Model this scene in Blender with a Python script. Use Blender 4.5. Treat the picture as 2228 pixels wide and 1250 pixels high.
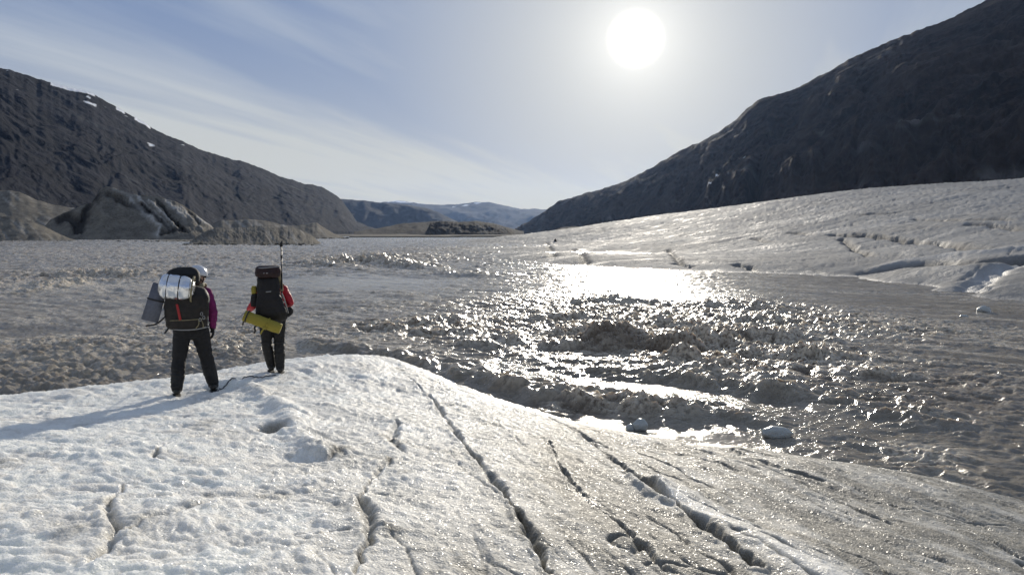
import bpy, bmesh, math, random
import numpy as np
from mathutils import Vector, Matrix, Euler

for o in list(bpy.data.objects): bpy.data.objects.remove(o)
SC = bpy.context.scene
COL = SC.collection
R = math.radians

# ------------------------------------------------------------------ camera, light, sky
CAMZ = 3.2
FPX, CX, CY = 1650.0, 1114.0, 625.0
PITCH = R(4.06)
cam_d = bpy.data.cameras.new('camera'); cam = bpy.data.objects.new('camera', cam_d); COL.objects.link(cam)
cam.location = (0, 0, CAMZ); cam.rotation_euler = (R(90) - PITCH, 0, 0)
cam_d.sensor_width = 36; cam_d.lens = 36 * FPX / 2228.0
cam_d.clip_start = 0.05; cam_d.clip_end = 60000
SC.camera = cam

def pdir(px, py):
    xc = (np.asarray(px, float) - CX) / FPX; yc = (CY - np.asarray(py, float)) / FPX
    return xc, math.cos(PITCH) + math.sin(PITCH) * yc, -math.sin(PITCH) + math.cos(PITCH) * yc
def W(px, py, z=0.0):                       # pixel ray meets the level z
    dx, dy, dz = pdir(px, py); t = (z - CAMZ) / dz
    return (dx * t, dy * t, z)
def P(px, py, Y):                           # pixel ray at forward distance Y
    dx, dy, dz = pdir(px, py); t = Y / dy
    return (dx * t, Y + 0 * dx, CAMZ + dz * t)

sx, sy, sz = pdir(1383, 85)
SUN = Vector((float(sx), float(sy), float(sz))).normalized()
SUN_EL = math.asin(SUN.z); SUN_AZ = math.atan2(SUN.x, SUN.y)
sl = bpy.data.lights.new('sun', 'SUN'); so = bpy.data.objects.new('sun', sl); COL.objects.link(so)
so.rotation_euler = SUN.to_track_quat('Z', 'Y').to_euler(); so.location = (0, 0, 50)
sl.energy = 4.4; sl.angle = R(0.6); sl.color = (1.0, 0.915, 0.78)

wd = bpy.data.worlds.new('World'); SC.world = wd; wd.use_nodes = True
nt = wd.node_tree; nt.nodes.clear()
class NT:
    def __init__(s, nt): s.nt = nt
    def n(s, t, **k):
        nd = s.nt.nodes.new(t)
        ins = k.pop('ins', {})
        for a, v in k.items(): setattr(nd, a, v)
        for a, v in ins.items():
            if isinstance(v, bpy.types.NodeSocket): s.nt.links.new(v, nd.inputs[a])
            else: nd.inputs[a].default_value = v
        return nd
    def m(s, op, a, b=0.0, c=0.0, clamp=False):
        return s.n('ShaderNodeMath', operation=op, use_clamp=clamp, ins={0: a, 1: b, 2: c}).outputs[0]
    def mix(s, f, a, b, bt='MIX'):
        nd = s.n('ShaderNodeMix', data_type='RGBA', blend_type=bt)
        for k, v in ((0, f), (6, a), (7, b)):
            if isinstance(v, bpy.types.NodeSocket): s.nt.links.new(v, nd.inputs[k])
            else: nd.inputs[k].default_value = v if k == 0 else (tuple(v) + (1,))[:4]
        return nd.outputs[2]
    def ramp(s, f, a, b, smooth=True):
        nd = s.n('ShaderNodeMapRange', interpolation_type='SMOOTHSTEP' if smooth else 'LINEAR', ins={0: f, 1: a, 2: b, 3: 0.0, 4: 1.0})
        return nd.outputs[0]
    def noise(s, vec, scale, detail=4, rough=0.55, dist=0.0):
        return s.n('ShaderNodeTexNoise', ins={'Vector': vec, 'Scale': scale, 'Detail': detail, 'Roughness': rough, 'Distortion': dist}).outputs[0]

SKY_STRENGTH = 0.055
g = NT(nt)
sky = g.n('ShaderNodeTexSky', sky_type='NISHITA', sun_disc=False, sun_elevation=SUN_EL, sun_rotation=SUN_AZ,
          altitude=300.0, air_density=1.0, dust_density=0.6, ozone_density=1.6)
geo = g.n('ShaderNodeTexCoord')
dirv = geo.outputs['Generated']
sep = g.n('ShaderNodeSeparateXYZ', ins={0: dirv})
dz = g.m('MAXIMUM', sep.outputs[2], 0.0)
den = g.m('ADD', dz, 0.10)
plx = g.m('DIVIDE', sep.outputs[0], den); ply = g.m('DIVIDE', sep.outputs[1], den)
ca, sa = math.cos(R(24)), math.sin(R(24))
u = g.m('SUBTRACT', g.m('MULTIPLY', plx, ca), g.m('MULTIPLY', ply, sa))     # across the streaks
v = g.m('ADD', g.m('MULTIPLY', plx, sa), g.m('MULTIPLY', ply, ca))          # along them
cv = g.n('ShaderNodeCombineXYZ', ins={0: g.m('MULTIPLY', u, 0.85), 1: g.m('MULTIPLY', v, 0.13), 2: 2.7})
n1 = g.noise(cv.outputs[0], 1.3, 3, 0.5, 0.5)
n2 = g.noise(cv.outputs[0], 4.5, 5, 0.55, 0.3)
cir = g.ramp(g.m('ADD', g.m('MULTIPLY', n1, 0.74), g.m('MULTIPLY', n2, 0.26)), 0.40, 0.64)
cir = g.m('MULTIPLY', cir, g.m('SUBTRACT', 1.0, g.m('MULTIPLY', g.ramp(dz, 0.16, 0.42), 0.5)))
hor = g.m('POWER', g.m('SUBTRACT', 1.0, dz), 4.5)
dotn = g.n('ShaderNodeVectorMath', operation='DOT_PRODUCT', ins={0: dirv, 1: tuple(SUN)})
ang = g.m('ARCCOSINE', g.m('MINIMUM', dotn.outputs['Value'], 1.0))          # radians from the sun
# thin high veil: pale, warmer near the horizon and the sun
veil = g.mix(hor, (0.47, 0.56, 0.70), (0.66, 0.62, 0.485))
nearsun = g.m('POWER', 2.718, g.m('MULTIPLY', g.m('MULTIPLY', ang, ang), -1.0 / (2 * 0.25 ** 2)))
veil = g.mix(g.m('MULTIPLY', nearsun, 0.55), veil, (0.54, 0.505, 0.41))
blue = g.mix(1.0, sky.outputs[0], (SKY_STRENGTH,) * 3, 'MULTIPLY')
clear = g.mix(0.85, blue, (0.105, 0.190, 0.410))
clear = g.mix(g.ramp(dz, 0.35, 0.9), clear, (0.20, 0.24, 0.32))
fac = g.m('ADD', g.m('MULTIPLY', cir, 0.58), g.m('MULTIPLY', hor, 0.95), clamp=True)
fac = g.m('MAXIMUM', fac, g.m('MULTIPLY', nearsun, 0.93))
skyc = g.mix(fac, clear, veil)
# the sun seen through the veil: blown core and soft aureole
core = g.m('MULTIPLY', g.m('SUBTRACT', 1.0, g.ramp(ang, R(0.7), R(2.3))), 0.85)
aur = g.m('MULTIPLY', g.m('POWER', 2.718, g.m('MULTIPLY', ang, -1.0 / R(3.2))), 0.58)
aur2 = g.m('MULTIPLY', g.m('POWER', 2.718, g.m('MULTIPLY', ang, -1.0 / R(7.0))), 0.20)
glow = g.m('ADD', g.m('ADD', core, aur), aur2)
gl = g.mix(1.0, (1.0, 0.955, 0.85), g.n('ShaderNodeCombineXYZ', ins={0: glow, 1: glow, 2: glow}).outputs[0], 'MULTIPLY')
tot = g.mix(1.0, skyc, gl, 'ADD')
below = g.ramp(sep.outputs[2], -0.02, 0.0)
tot = g.mix(below, (0.25, 0.26, 0.28), tot)
bg = g.n('ShaderNodeBackground', ins={'Color': tot, 'Strength': 1.0})
wo = g.n('ShaderNodeOutputWorld'); nt.links.new(bg.outputs[0], wo.inputs['Surface'])

SC.view_settings.view_transform = 'Standard'; SC.view_settings.look = 'None'
SC.view_settings.exposure = 0.0; SC.view_settings.gamma = 1.0
SC.view_settings.use_curve_mapping = False
SC.render.engine = 'CYCLES'
SC.cycles.max_bounces = 6; SC.cycles.volume_bounces = 0; SC.cycles.transparent_max_bounces = 8
SC.cycles.use_denoising = True

# ------------------------------------------------------------------ noise
def _h(ix, iy, s):
    h = (ix * 374761393 + iy * 668265263 + s * 1442695041) & 0xffffffff
    h = ((h ^ (h >> 13)) * 1274126177) & 0xffffffff
    return h ^ (h >> 16)
_GA = np.linspace(0, 2 * np.pi, 64, endpoint=False); _GX, _GY = np.cos(_GA).astype(np.float32), np.sin(_GA).astype(np.float32)
def perlin(x, y, s=0):
    x = np.asarray(x, float); y = np.asarray(y, float)
    fx0 = np.floor(x); fy0 = np.floor(y)
    ix = fx0.astype(np.int64); iy = fy0.astype(np.int64)
    fx = x - fx0; fy = y - fy0
    uu = fx * fx * fx * (fx * (fx * 6 - 15) + 10); vv = fy * fy * fy * (fy * (fy * 6 - 15) + 10)
    def gr(a, b):
        k = _h(ix + a, iy + b, s) & 63
        return _GX[k] * (fx - a) + _GY[k] * (fy - b)
    n00, n10, n01, n11 = gr(0, 0), gr(1, 0), gr(0, 1), gr(1, 1)
    a = n00 + uu * (n10 - n00); b = n01 + uu * (n11 - n01)
    return (a + vv * (b - a)) * 1.45
def fbm(x, y, oct=4, s=0, gain=0.5, lac=2.03):
    r = 0; a = 1.0; t = 0
    for i in range(oct):
        r = r + a * perlin(x, y, s + i * 17); t += a; a *= gain; x = x * lac + 3.7; y = y * lac - 1.3
    return r / t
def ridged(x, y, oct=4, s=0, gain=0.5, lac=2.03):
    r = 0; a = 1.0; t = 0
    for i in range(oct):
        r = r + a * (1 - 2 * np.abs(perlin(x, y, s + i * 17))); t += a; a *= gain; x = x * lac + 3.7; y = y * lac - 1.3
    return r / t
def worley(x, y, s=0):                       # distance to nearest and second nearest feature
    ix = np.floor(x).astype(np.int64); iy = np.floor(y).astype(np.int64)
    d1 = np.full(x.shape, 9.0); d2 = np.full(x.shape, 9.0)
    for a in (-1, 0, 1):
        for b in (-1, 0, 1):
            h = _h(ix + a, iy + b, s)
            px = ix + a + (h & 1023) / 1023.0; py = iy + b + ((h >> 10) & 1023) / 1023.0
            d = np.hypot(px - x, py - y)
            d2 = np.minimum(np.maximum(d, d1), d2); d1 = np.minimum(d, d1)
    return d1, d2
def sstep(a, b, x):
    t = np.clip((x - a) / (b - a), 0, 1); return t * t * (3 - 2 * t)
def polydist(x, y, pts):                     # distance, signed side (+ = left of travel), progress 0..1
    best = np.full(x.shape, 1e9); sd = np.zeros(x.shape); pr = np.zeros(x.shape)
    n = len(pts) - 1
    for i in range(n):
        ax, ay = pts[i][:2]; bx, by = pts[i + 1][:2]
        ex, ey = bx - ax, by - ay; L = ex * ex + ey * ey + 1e-12
        t = np.clip(((x - ax) * ex + (y - ay) * ey) / L, 0, 1)
        dx, dy = x - ax - t * ex, y - ay - t * ey
        d = np.hypot(dx, dy); m = d < best
        best = np.where(m, d, best); sd = np.where(m, np.sign(ex * (y - ay) - ey * (x - ax)), sd); pr = np.where(m, (i + t) / n, pr)
    return best, sd * best, pr
class TPS:
    def __init__(s, pts, reg=0.02):
        p = np.array(pts, float); s.c = p[:, :2]; n = len(p)
        d = np.hypot(*(s.c[:, None, :] - s.c[None, :, :]).transpose(2, 0, 1))
        K = s.k(d) + reg * np.eye(n)
        Q = np.hstack([np.ones((n, 1)), s.c]); A = np.zeros((n + 3, n + 3)); A[:n, :n] = K; A[:n, n:] = Q; A[n:, :n] = Q.T
        s.w = np.linalg.solve(A, np.concatenate([p[:, 2], np.zeros(3)]))
    @staticmethod
    def k(d): return d * d * np.log(d + 1e-9)
    def __call__(s, x, y):
        x = np.asarray(x, float); y = np.asarray(y, float)
        r = s.w[-3] + s.w[-2] * x + s.w[-1] * y
        for i, (cx, cy) in enumerate(s.c): r = r + s.w[i] * s.k(np.hypot(x - cx, y - cy))
        return r

# ------------------------------------------------------------------ mesh + material helpers
def grid_mesh(name, X, Y, Z, mat, attrs=None, kind=None, smooth=True, keep=None):
    ny, nx = X.shape
    co = np.stack([X, Y, Z], -1).reshape(-1, 3).astype(np.float32)
    idx = np.arange(nx * ny).reshape(ny, nx)
    f = np.stack([idx[:-1, :-1], idx[:-1, 1:], idx[1:, 1:], idx[1:, :-1]], -1).reshape(-1, 4)
    if keep is not None:
        k = keep[:-1, :-1] | keep[:-1, 1:] | keep[1:, 1:] | keep[1:, :-1]
        f = f[k.reshape(-1)]
        used = np.zeros(nx * ny, bool); used[f.reshape(-1)] = True
        rm = np.cumsum(used) - 1; f = rm[f]; co = co[used]
    else: used = None
    me = bpy.data.meshes.new(name)
    me.vertices.add(len(co)); me.vertices.foreach_set('co', co.reshape(-1))
    me.loops.add(f.size); me.loops.foreach_set('vertex_index', f.reshape(-1).astype(np.int32))
    me.polygons.add(len(f)); me.polygons.foreach_set('loop_start', np.arange(0, f.size, 4, dtype=np.int32))
    me.polygons.foreach_set('use_smooth', np.full(len(f), smooth))
    me.update(calc_edges=True)
    for an, av in (attrs or {}).items():
        a = me.attributes.new(an, 'FLOAT', 'POINT'); av = av.reshape(-1).astype(np.float32)
        a.data.foreach_set('value', av if used is None else av[used])
    me.materials.append(mat)
    o = bpy.data.objects.new(name, me); COL.objects.link(o)
    if kind: o['kind'] = kind
    return o
def lab(o, label, cat, group=None):
    o['label'] = label; o['category'] = cat
    if group: o['group'] = group
    return o
def newmat(name):
    m = bpy.data.materials.new(name); m.use_nodes = True; m.node_tree.nodes.clear()
    g = NT(m.node_tree); g.pr = g.n('ShaderNodeBsdfPrincipled'); g.out = g.n('ShaderNodeOutputMaterial')
    g.nt.links.new(g.pr.outputs[0], g.out.inputs[0]); return m, g
def setp(g, **k):
    for a, v in k.items():
        s = g.pr.inputs[a.replace('_', ' ')]
        if isinstance(v, bpy.types.NodeSocket): g.nt.links.new(v, s)
        else: s.default_value = (tuple(v) + (1,))[:4] if isinstance(v, tuple) and s.type == 'RGBA' else v
def bump(g, h, dist, strength=1.0, normal=None):
    b = g.n('ShaderNodeBump', ins={'Height': h, 'Distance': dist, 'Strength': strength})
    if normal: g.nt.links.new(normal, b.inputs['Normal'])
    return b.outputs[0]

# ---- ice
def ice_material(name, clean, dirty, sss, gloss, spec=0.16, glint=0.35, coarse=0.0):
    m, g = newmat(name)
    tc = g.n('ShaderNodeTexCoord').outputs['Object']
    at = g.n('ShaderNodeAttribute', attribute_name='dirt').outputs['Fac']
    wet = g.n('ShaderNodeAttribute', attribute_name='wet').outputs['Fac']
    n1 = g.noise(tc, 0.9, 5, 0.6); n2 = g.noise(tc, 14.0, 4, 0.6); n3 = g.noise(tc, 75.0, 2, 0.6)
    d = g.m('ADD', at, g.m('MULTIPLY', g.m('SUBTRACT', n1, 0.5), 0.5))
    d = g.m('ADD', d, g.m('MULTIPLY', g.m('SUBTRACT', n2, 0.5), 0.45), clamp=True)
    col = g.mix(d, clean, dirty)
    spk = g.ramp(n3, 0.66, 0.74)
    col = g.mix(g.m('MULTIPLY', g.m('MULTIPLY', spk, d), 0.7), col, (0.07, 0.065, 0.06))
    rg = g.m('SUBTRACT', g.m('SUBTRACT', gloss, g.m('MULTIPLY', n2, 0.12)), g.m('MULTIPLY', wet, 0.32))
    setp(g, Base_Color=col, Roughness=rg, IOR=1.31, Specular_IOR_Level=g.m('ADD', spec, g.m('MULTIPLY', wet, 0.5)))
    vg = g.n('ShaderNodeTexVoronoi', feature='F1', ins={'Vector': tc, 'Scale': 70.0}); gs = g.n('ShaderNodeSeparateColor', ins={0: vg.outputs['Color']}).outputs[0]
    gl_ = g.m('GREATER_THAN', gs, 0.90)
    setp(g, Roughness=g.m('SUBTRACT', rg, g.m('MULTIPLY', gl_, glint)), Specular_IOR_Level=g.m('ADD', g.m('ADD', spec, g.m('MULTIPLY', gl_, 0.5)), g.m('MULTIPLY', wet, 0.5)))
    if sss:
        setp(g, Subsurface_Weight=sss, Subsurface_Scale=0.09)
        g.pr.inputs['Subsurface Radius'].default_value = (1.0, 1.0, 1.0)
    v = g.n('ShaderNodeTexVoronoi', feature='F1', ins={'Vector': tc, 'Scale': 60.0, 'Randomness': 1.0})
    b1 = bump(g, v.outputs['Distance'], 0.012, 0.7)
    b2 = bump(g, n2, 0.028, 0.6, b1)
    if coarse: b2 = bump(g, g.noise(tc, 1.6, 6, 0.65), coarse, 0.9, b2)
    setp(g, Normal=b2)
    return m
M_ICE = ice_material('glacier_ice', (0.96, 0.925, 0.835), (0.225, 0.212, 0.18), 0.9, 0.68, 0.14, 0.26)

# ---- water
def water_material(name):
    m, g = newmat(name)
    tc = g.n('ShaderNodeTexCoord').outputs['Object']
    foam = g.n('ShaderNodeAttribute', attribute_name='foam').outputs['Fac']
    rough = g.n('ShaderNodeAttribute', attribute_name='chop').outputs['Fac']
    n = g.noise(tc, 9.0, 4, 0.65); n0 = g.noise(tc, 0.35, 3, 0.5)
    f = g.m('MULTIPLY', foam, g.ramp(n, 0.30, 0.58))
    base = g.mix(n0, (0.20, 0.175, 0.135), (0.28, 0.25, 0.20))
    base = g.mix(g.m('MULTIPLY', rough, 1.3, clamp=True), base, (0.115, 0.078, 0.048))
    col = g.mix(f, base, (0.64, 0.56, 0.44))
    setp(g, Base_Color=col, Roughness=g.m('ADD', 0.13, g.m('MULTIPLY', f, 0.22)), IOR=1.33, Specular_IOR_Level=g.m('SUBTRACT', 0.30, g.m('MULTIPLY', f, 0.12)), Subsurface_Weight=0.6, Subsurface_Scale=0.14)
    g.pr.inputs['Subsurface Radius'].default_value = (1.0, 0.82, 0.6)
    mp = g.n('ShaderNodeMapping', ins={'Vector': tc, 'Rotation': (0, 0, R(-42)), 'Scale': (1.0, 2.2, 1)}).outputs[0]
    w1 = g.noise(mp, 3.2, 5, 0.6, 0.4); w2 = g.noise(mp, 14.0, 4, 0.6, 0.2)
    cal = g.n('ShaderNodeAttribute', attribute_name='calm').outputs['Fac']; act = g.m('SUBTRACT', 1.0, g.m('MULTIPLY', cal, 0.72))
    b1 = g.n('ShaderNodeBump', ins={'Height': w1, 'Distance': 0.045, 'Strength': act}).outputs[0]
    b2 = g.n('ShaderNodeBump', ins={'Height': w2, 'Distance': 0.013, 'Strength': act, 'Normal': b1}).outputs[0]
    w3 = g.noise(tc, 34.0, 3, 0.6)
    b3 = g.n('ShaderNodeBump', ins={'Height': w3, 'Distance': 0.012, 'Strength': g.m('MULTIPLY', rough, 1.0, clamp=True), 'Normal': b2}).outputs[0]
    setp(g, Normal=b3)
    return m
M_WATER = water_material('silty_river_water')

# ---- rock
def rock_material(name, c1, c2, streakc, scale, bumpd):
    m, g = newmat(name)
    tc = g.n('ShaderNodeTexCoord').outputs['Object']
    snow = g.n('ShaderNodeAttribute', attribute_name='snow').outputs['Fac']
    st = g.n('ShaderNodeAttribute', attribute_name='streak').outputs['Fac']
    n1 = g.noise(tc, scale, 6, 0.62); n2 = g.noise(tc, scale * 7, 5, 0.65)
    col = g.mix(g.ramp(n1, 0.35, 0.65), c1, c2)
    col = g.mix(g.m('MULTIPLY', g.ramp(n2, 0.4, 0.75), 0.5), col, tuple(1.7 * a for a in c2))
    col = g.mix(st, col, streakc)
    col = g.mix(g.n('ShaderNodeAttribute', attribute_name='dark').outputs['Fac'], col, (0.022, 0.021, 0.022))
    col = g.mix(snow, col, (0.85, 0.87, 0.9))
    setp(g, Base_Color=col, Roughness=1.0, Specular_IOR_Level=0.06)
    setp(g, Normal=bump(g, n2, bumpd, 0.9))
    return m
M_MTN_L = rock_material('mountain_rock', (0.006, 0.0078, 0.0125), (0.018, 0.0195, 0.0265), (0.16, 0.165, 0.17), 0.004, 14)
M_MTN_R = rock_material('brown_mountain_rock', (0.018, 0.0135, 0.012), (0.048, 0.034, 0.027), (0.2, 0.19, 0.18), 0.006, 12)  # brown rock of the right-hand mountain, its own colour
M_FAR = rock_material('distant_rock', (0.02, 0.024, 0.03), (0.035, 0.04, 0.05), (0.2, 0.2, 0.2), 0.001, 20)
M_MORAINE = rock_material('moraine_gravel', (0.105, 0.096, 0.082), (0.185, 0.168, 0.138), (0.60, 0.58, 0.54), 0.12, 0.5)
M_DARKHILL = rock_material('dark_moraine', (0.030, 0.029, 0.028), (0.06, 0.056, 0.052), (0.4, 0.4, 0.38), 0.03, 2.0)

# ------------------------------------------------------------------ foreground ice
def sl_(l): return [W(px, py, z) for px, py, z in l]
ICE_CTRL = sl_([(0, 864, .93), (200, 838, .95), (400, 818, .93), (500, 803, .87), (600, 788, .80), (740, 780, .50), (850, 792, .2),
    (900, 806, .02), (1000, 838, 0), (1100, 872, 0), (1200, 905, 0), (1350, 940, 0), (1500, 965, 0), (1750, 992, 0), (2000, 1040, 0), (2228, 1095, 0), (2500, 1160, 0),
    (388, 858, 1.02), (460, 851, 1.0), (600, 812, .98), (250, 870, 1.05), (0, 905, 1.2),
    (0, 950, 1.40), (250, 930, 1.26), (500, 950, 1.22), (700, 880, 1.0), (800, 850, .72), (900, 880, .62), (1000, 950, .74), (1100, 1000, .74),
    (1300, 1000, .5), (1500, 1040, .46), (1700, 1060, .40), (2000, 1110, .30), (2228, 1150, .22), (1200, 1100, .95), (1600, 1150, .72), (2000, 1200, .55),
    (2228, 1250, .50), (0, 1250, 1.62), (500, 1250, 1.58), (1000, 1250, 1.35), (1400, 1250, 1.15), (1800, 1250, .88), (0, 1080, 1.54), (400, 1080, 1.46), (700, 1050, 1.27)])
ICE_CTRL += [(0, 0, 1.6), (3, 0, 1.15), (-3, 0, 1.7), (-8, 0, 1.8), (-9, 5, 1.6), (-10, 8, 1.2), (7.5, 2, .2), (0, -3, 1.7), (9, 2, -.6),
    (-9.5, 13.5, -.5), (-7, 14.5, -.6), (-4.5, 17.5, -.6), (-2, 21, -.8), (0.5, 17.5, -.8), (3, 14.5, -.8), (6, 12.3, -.8), (9, 9, -.8), (-12, 11, -.3)]
ice_t = TPS(ICE_CTRL)
def ice_hit(px, py):                        # pixel ray on the smooth ice sheet
    z = 1.0
    for _ in range(12):
        x, y, _z = W(px, py, z); z = float(ice_t(x, y))*0.6 + z*0.4
    return W(px, py, z)
def icepoly(l): return [ice_hit(a, b) for a, b in l]
FOL = np.array((0.27, -0.963))              # foliation direction of the ice
# grooves: polyline, half-width, depth, one-sidedness, lip
GROOVES = [
    ([(880, 812), (945, 868), (985, 930), (1045, 1010), (1085, 1060), (1130, 1125), (1165, 1185), (1195, 1260)], .055, .13, 0.0),
    ([(1195, 960), (1215, 1010), (1245, 1050), (1290, 1100), (1360, 1160), (1445, 1250)], .055, .07, 0.0),
    ([(1250, 935), (1310, 985), (1380, 1040), (1450, 1090)], .05, .06, 0),
    ([(1385, 1050), (1450, 1095), (1510, 1140), (1570, 1190), (1650, 1262)], .08, .21, 0.0),
    ([(1610, 990), (1700, 1025), (1800, 1055)], .05, .07, 0), ([(1480, 975), (1560, 1000), (1660, 1030)], .05, .06, 0),
    ([(1720, 1040), (1850, 1080), (1990, 1120)], .05, .05, 0), ([(1990, 1110), (2100, 1140), (2228, 1160)], .05, .06, 0),
    ([(1180, 900), (1250, 940), (1320, 975)], .05, .05, 0),
    ([(880, 985), (850, 950), (865, 920)], .05, .07, 0),
    ([(850, 1000), (800, 1045), (785, 1080), (805, 1130), (800, 1180), (770, 1250)], .06, .07, 0),
    ([(680, 1000), (740, 980), (820, 960)], .04, .04, 0),
    ([(280, 1045), (240, 1080), (232, 1110), (260, 1140), (230, 1180), (190, 1230)], .045, .06, 0),
    ([(500, 1075), (420, 1100), (330, 1120), (280, 1150)], .04, .03, 0),
    ([(370, 960), (330, 985), (350, 1000)], .06, .09, 0),
    ([(820, 900), (890, 890), (950, 885)], .035, .05, 0),
    ([(640, 1160), (700, 1165), (760, 1150)], .035, .03, 0),
]
GROOVES = [(icepoly(l), w, d, s) for l, w, d, s in GROOVES]
def ice_surface(x, y, full=True):
    z = ice_t(x, y)
    fx = x * FOL[0] + y * FOL[1]; fy = -x * FOL[1] + y * FOL[0]     # along, across
    wx = x + .25 * fbm(x * .8, y * .8, 3, 5); wy = y + .25 * fbm(x * .8 + 9, y * .8, 3, 8)
    rt = sstep(-1.6, 1.2, x - 0.10 * (y - 6) )                      # 0 lumpy snow-white left, 1 foliated right
    fade = sstep(-0.35, 0.12, z)                                    # calmer near and under the waterline
    lump = .060 * fbm(wx * 1.1, wy * 1.1, 3, 11) + 0.024 * (np.abs(fbm(wx * 2.2, wy * 2.6, 3, 21)) * 2 - .5) + .014 * (np.abs(perlin(wx * 7, wy * 7, 23)) * 2 - .6) \
        + .007 * (np.abs(perlin(wx * 16, wy * 16, 24)) * 2 - .6) + .004 * perlin(wx * 38, wy * 38, 25) + .0035 * perlin(x * 75, y * 75, 26)
    fol = .050 * ridged(fx * .28, fy * 1.5 + .5 * fbm(x, y, 2, 3), 3, 31, .55) + .020 * ridged(fx * 1.3, fy * 6.5, 3, 37, .6) + .012 * fbm(wx * 8, wy * 8, 3, 41, .6) + .05 * fbm(x * .5, y * .5, 2, 43)
    z = z + (lump * (1 - rt) + fol * rt) * (0.35 + 0.65 * fade)
    dirt = .09 + .50 * rt + .20 * sstep(-4.5, -1.2, x) * sstep(3, 6, y) + .10 * sstep(-2.5, 0, x) + .45 * (1 - .5 * rt) * fbm(wx * 1.1, wy * 1.3, 4, 51, .6) + .25 * (1 - rt) * sstep(.1, .5, fbm(wx * 4, wy * 5, 3, 57)) - .3 * lump / .1 * .35 * (1 - rt) + rt * .65 * fbm(fx * .45, fy * 3.2, 5, 53, .65) + (1 - rt) * .35 * sstep(.15, .45, fbm(fx * 1.2, fy * 1.6, 4, 58, .6)) - .12 * (1 - rt)
    jx = x + .035 * perlin(x * 5, y * 5, 61) + .010 * perlin(x * 17, y * 17, 62); jy = y + .035 * perlin(x * 5 + 7, y * 5, 63)
    wet = np.zeros_like(x)
    for k, (pl, w, d, s) in enumerate(GROOVES):
        pa = np.array(pl)[:, :2]; mg = .9
        m = (jx > pa[:, 0].min() - mg) & (jx < pa[:, 0].max() + mg) & (jy > pa[:, 1].min() - mg) & (jy < pa[:, 1].max() + mg)
        if not m.any(): continue
        dd, sd, pr = polydist(jx[m], jy[m], pl)
        ww = .50 * w * (0.45 + 1.1 * (0.5 + perlin(x[m] * 1.1, y[m] * 1.1, 70 + k))) * np.maximum(np.sin(np.pi * np.clip(pr * .94 + .03, 0, 1)), 0.0) ** .35
        ww = np.maximum(ww, .01)
        dk = .68 * d * (.55 + .8 * (.5 + perlin(x[m] * 1.3, y[m] * 1.3, 80 + k)))
        z[m] += -dk * np.exp(-(dd / ww) ** 2 * 1.1) + dk * .22 * np.exp(-((dd - 2.2 * ww) / (1.3 * ww)) ** 2)
        dirt[m] += .30 * np.exp(-(dd / (2.0 * ww)) ** 2)
        if k == 1: wet[m] += np.exp(-(dd / (1.6 * ww)) ** 2)
    # melt hollow with an overhung lip beyond the walkers
    for (a, b, r, dp) in ((592, 928, .12, .50), (575, 890, .24, .08), (545, 862, .34, .05), (640, 985, .16, .06), (690, 992, .14, .05)):
        hx, hy, _ = ice_hit(a, b)
        q = np.hypot((jx - hx) * 1.0, (jy - hy) * .75) / r
        z = z - dp * np.exp(-q ** 3)
    lip = icepoly([(470, 838), (540, 835), (600, 872), (640, 915), (650, 950), (700, 975)])
    dd, sd, pr = polydist(jx, jy, lip); z = z + .07 * np.exp(-(dd / .16) ** 2)
    # broad blue-white lip right of the deep crevice
    lp = icepoly([(1450, 1075), (1560, 1140), (1700, 1225), (1800, 1290)])
    dd, sd, pr = polydist(jx, jy, lp); z = z + .10 * np.exp(-(dd / .30) ** 2); dirt = dirt - .45 * np.exp(-(dd / .30) ** 2)
    edge = sstep(.16, .0, z)
    wet = wet + edge
    ln = np.abs(perlin(fx * .22 + .15 * perlin(x * 2, y * 2, 92), fy * 1.9, 93)) ; ln2 = np.abs(perlin(fx * .5 + 9, fy * 4.3, 94))
    cl = np.exp(-(ln / .030) ** 2) * sstep(-.1, .25, perlin(fx * .35, fy * .8, 95)) ; cl2 = np.exp(-(ln2 / .05) ** 2) * sstep(0, .35, perlin(fx * .6, fy * 1.4, 96))
    z = z - rt * fade * (.045 * cl + .018 * cl2); dirt = dirt + rt * (.40 * cl + .22 * cl2)
    rk = icepoly([(1190, 960), (1240, 1040), (1330, 1130), (1440, 1240)]); dd, sd, pr = polydist(x, y, rk); dirt = dirt + .28 * np.exp(-(dd / .35) ** 2)
    hx, hy, _ = ice_hit(592, 925); dirt = dirt + .9 * np.exp(-(np.hypot(jx - hx, (jy - hy) * .7) / .17) ** 3)
    for (a, b, r_, k_) in ((238, 1095, .16, .4), (345, 985, .14, .4), (660, 1000, .2, .35), (300, 1140, .3, .3), (850, 1000, .15, .35), (800, 1150, .2, .3), (860, 960, .12, .3), (1210, 1010, .25, .3)):
        hx, hy, _ = ice_hit(a, b); dirt = dirt + k_ * np.exp(-(np.hypot(jx - hx, jy - hy) / r_) ** 2) * (.7 + .8 * fbm(x * 6, y * 6, 2, 97))
    return z, np.clip(dirt, 0, 1), np.clip(wet, 0, 1)

nr, nc = 640, 820
rr = np.exp(np.linspace(math.log(1.7), math.log(21.5), nr)); aa = np.linspace(R(-47), R(47), nc)
A_, R_ = np.meshgrid(aa, rr); X = R_ * np.sin(A_); Y = R_ * np.cos(A_)
Z, D_, WT = ice_surface(X, Y)
grid_mesh('ice_sheet', X, Y, Z, M_ICE, {'dirt': D_, 'wet': WT}, 'structure', keep=(Z > -.35))
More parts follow.
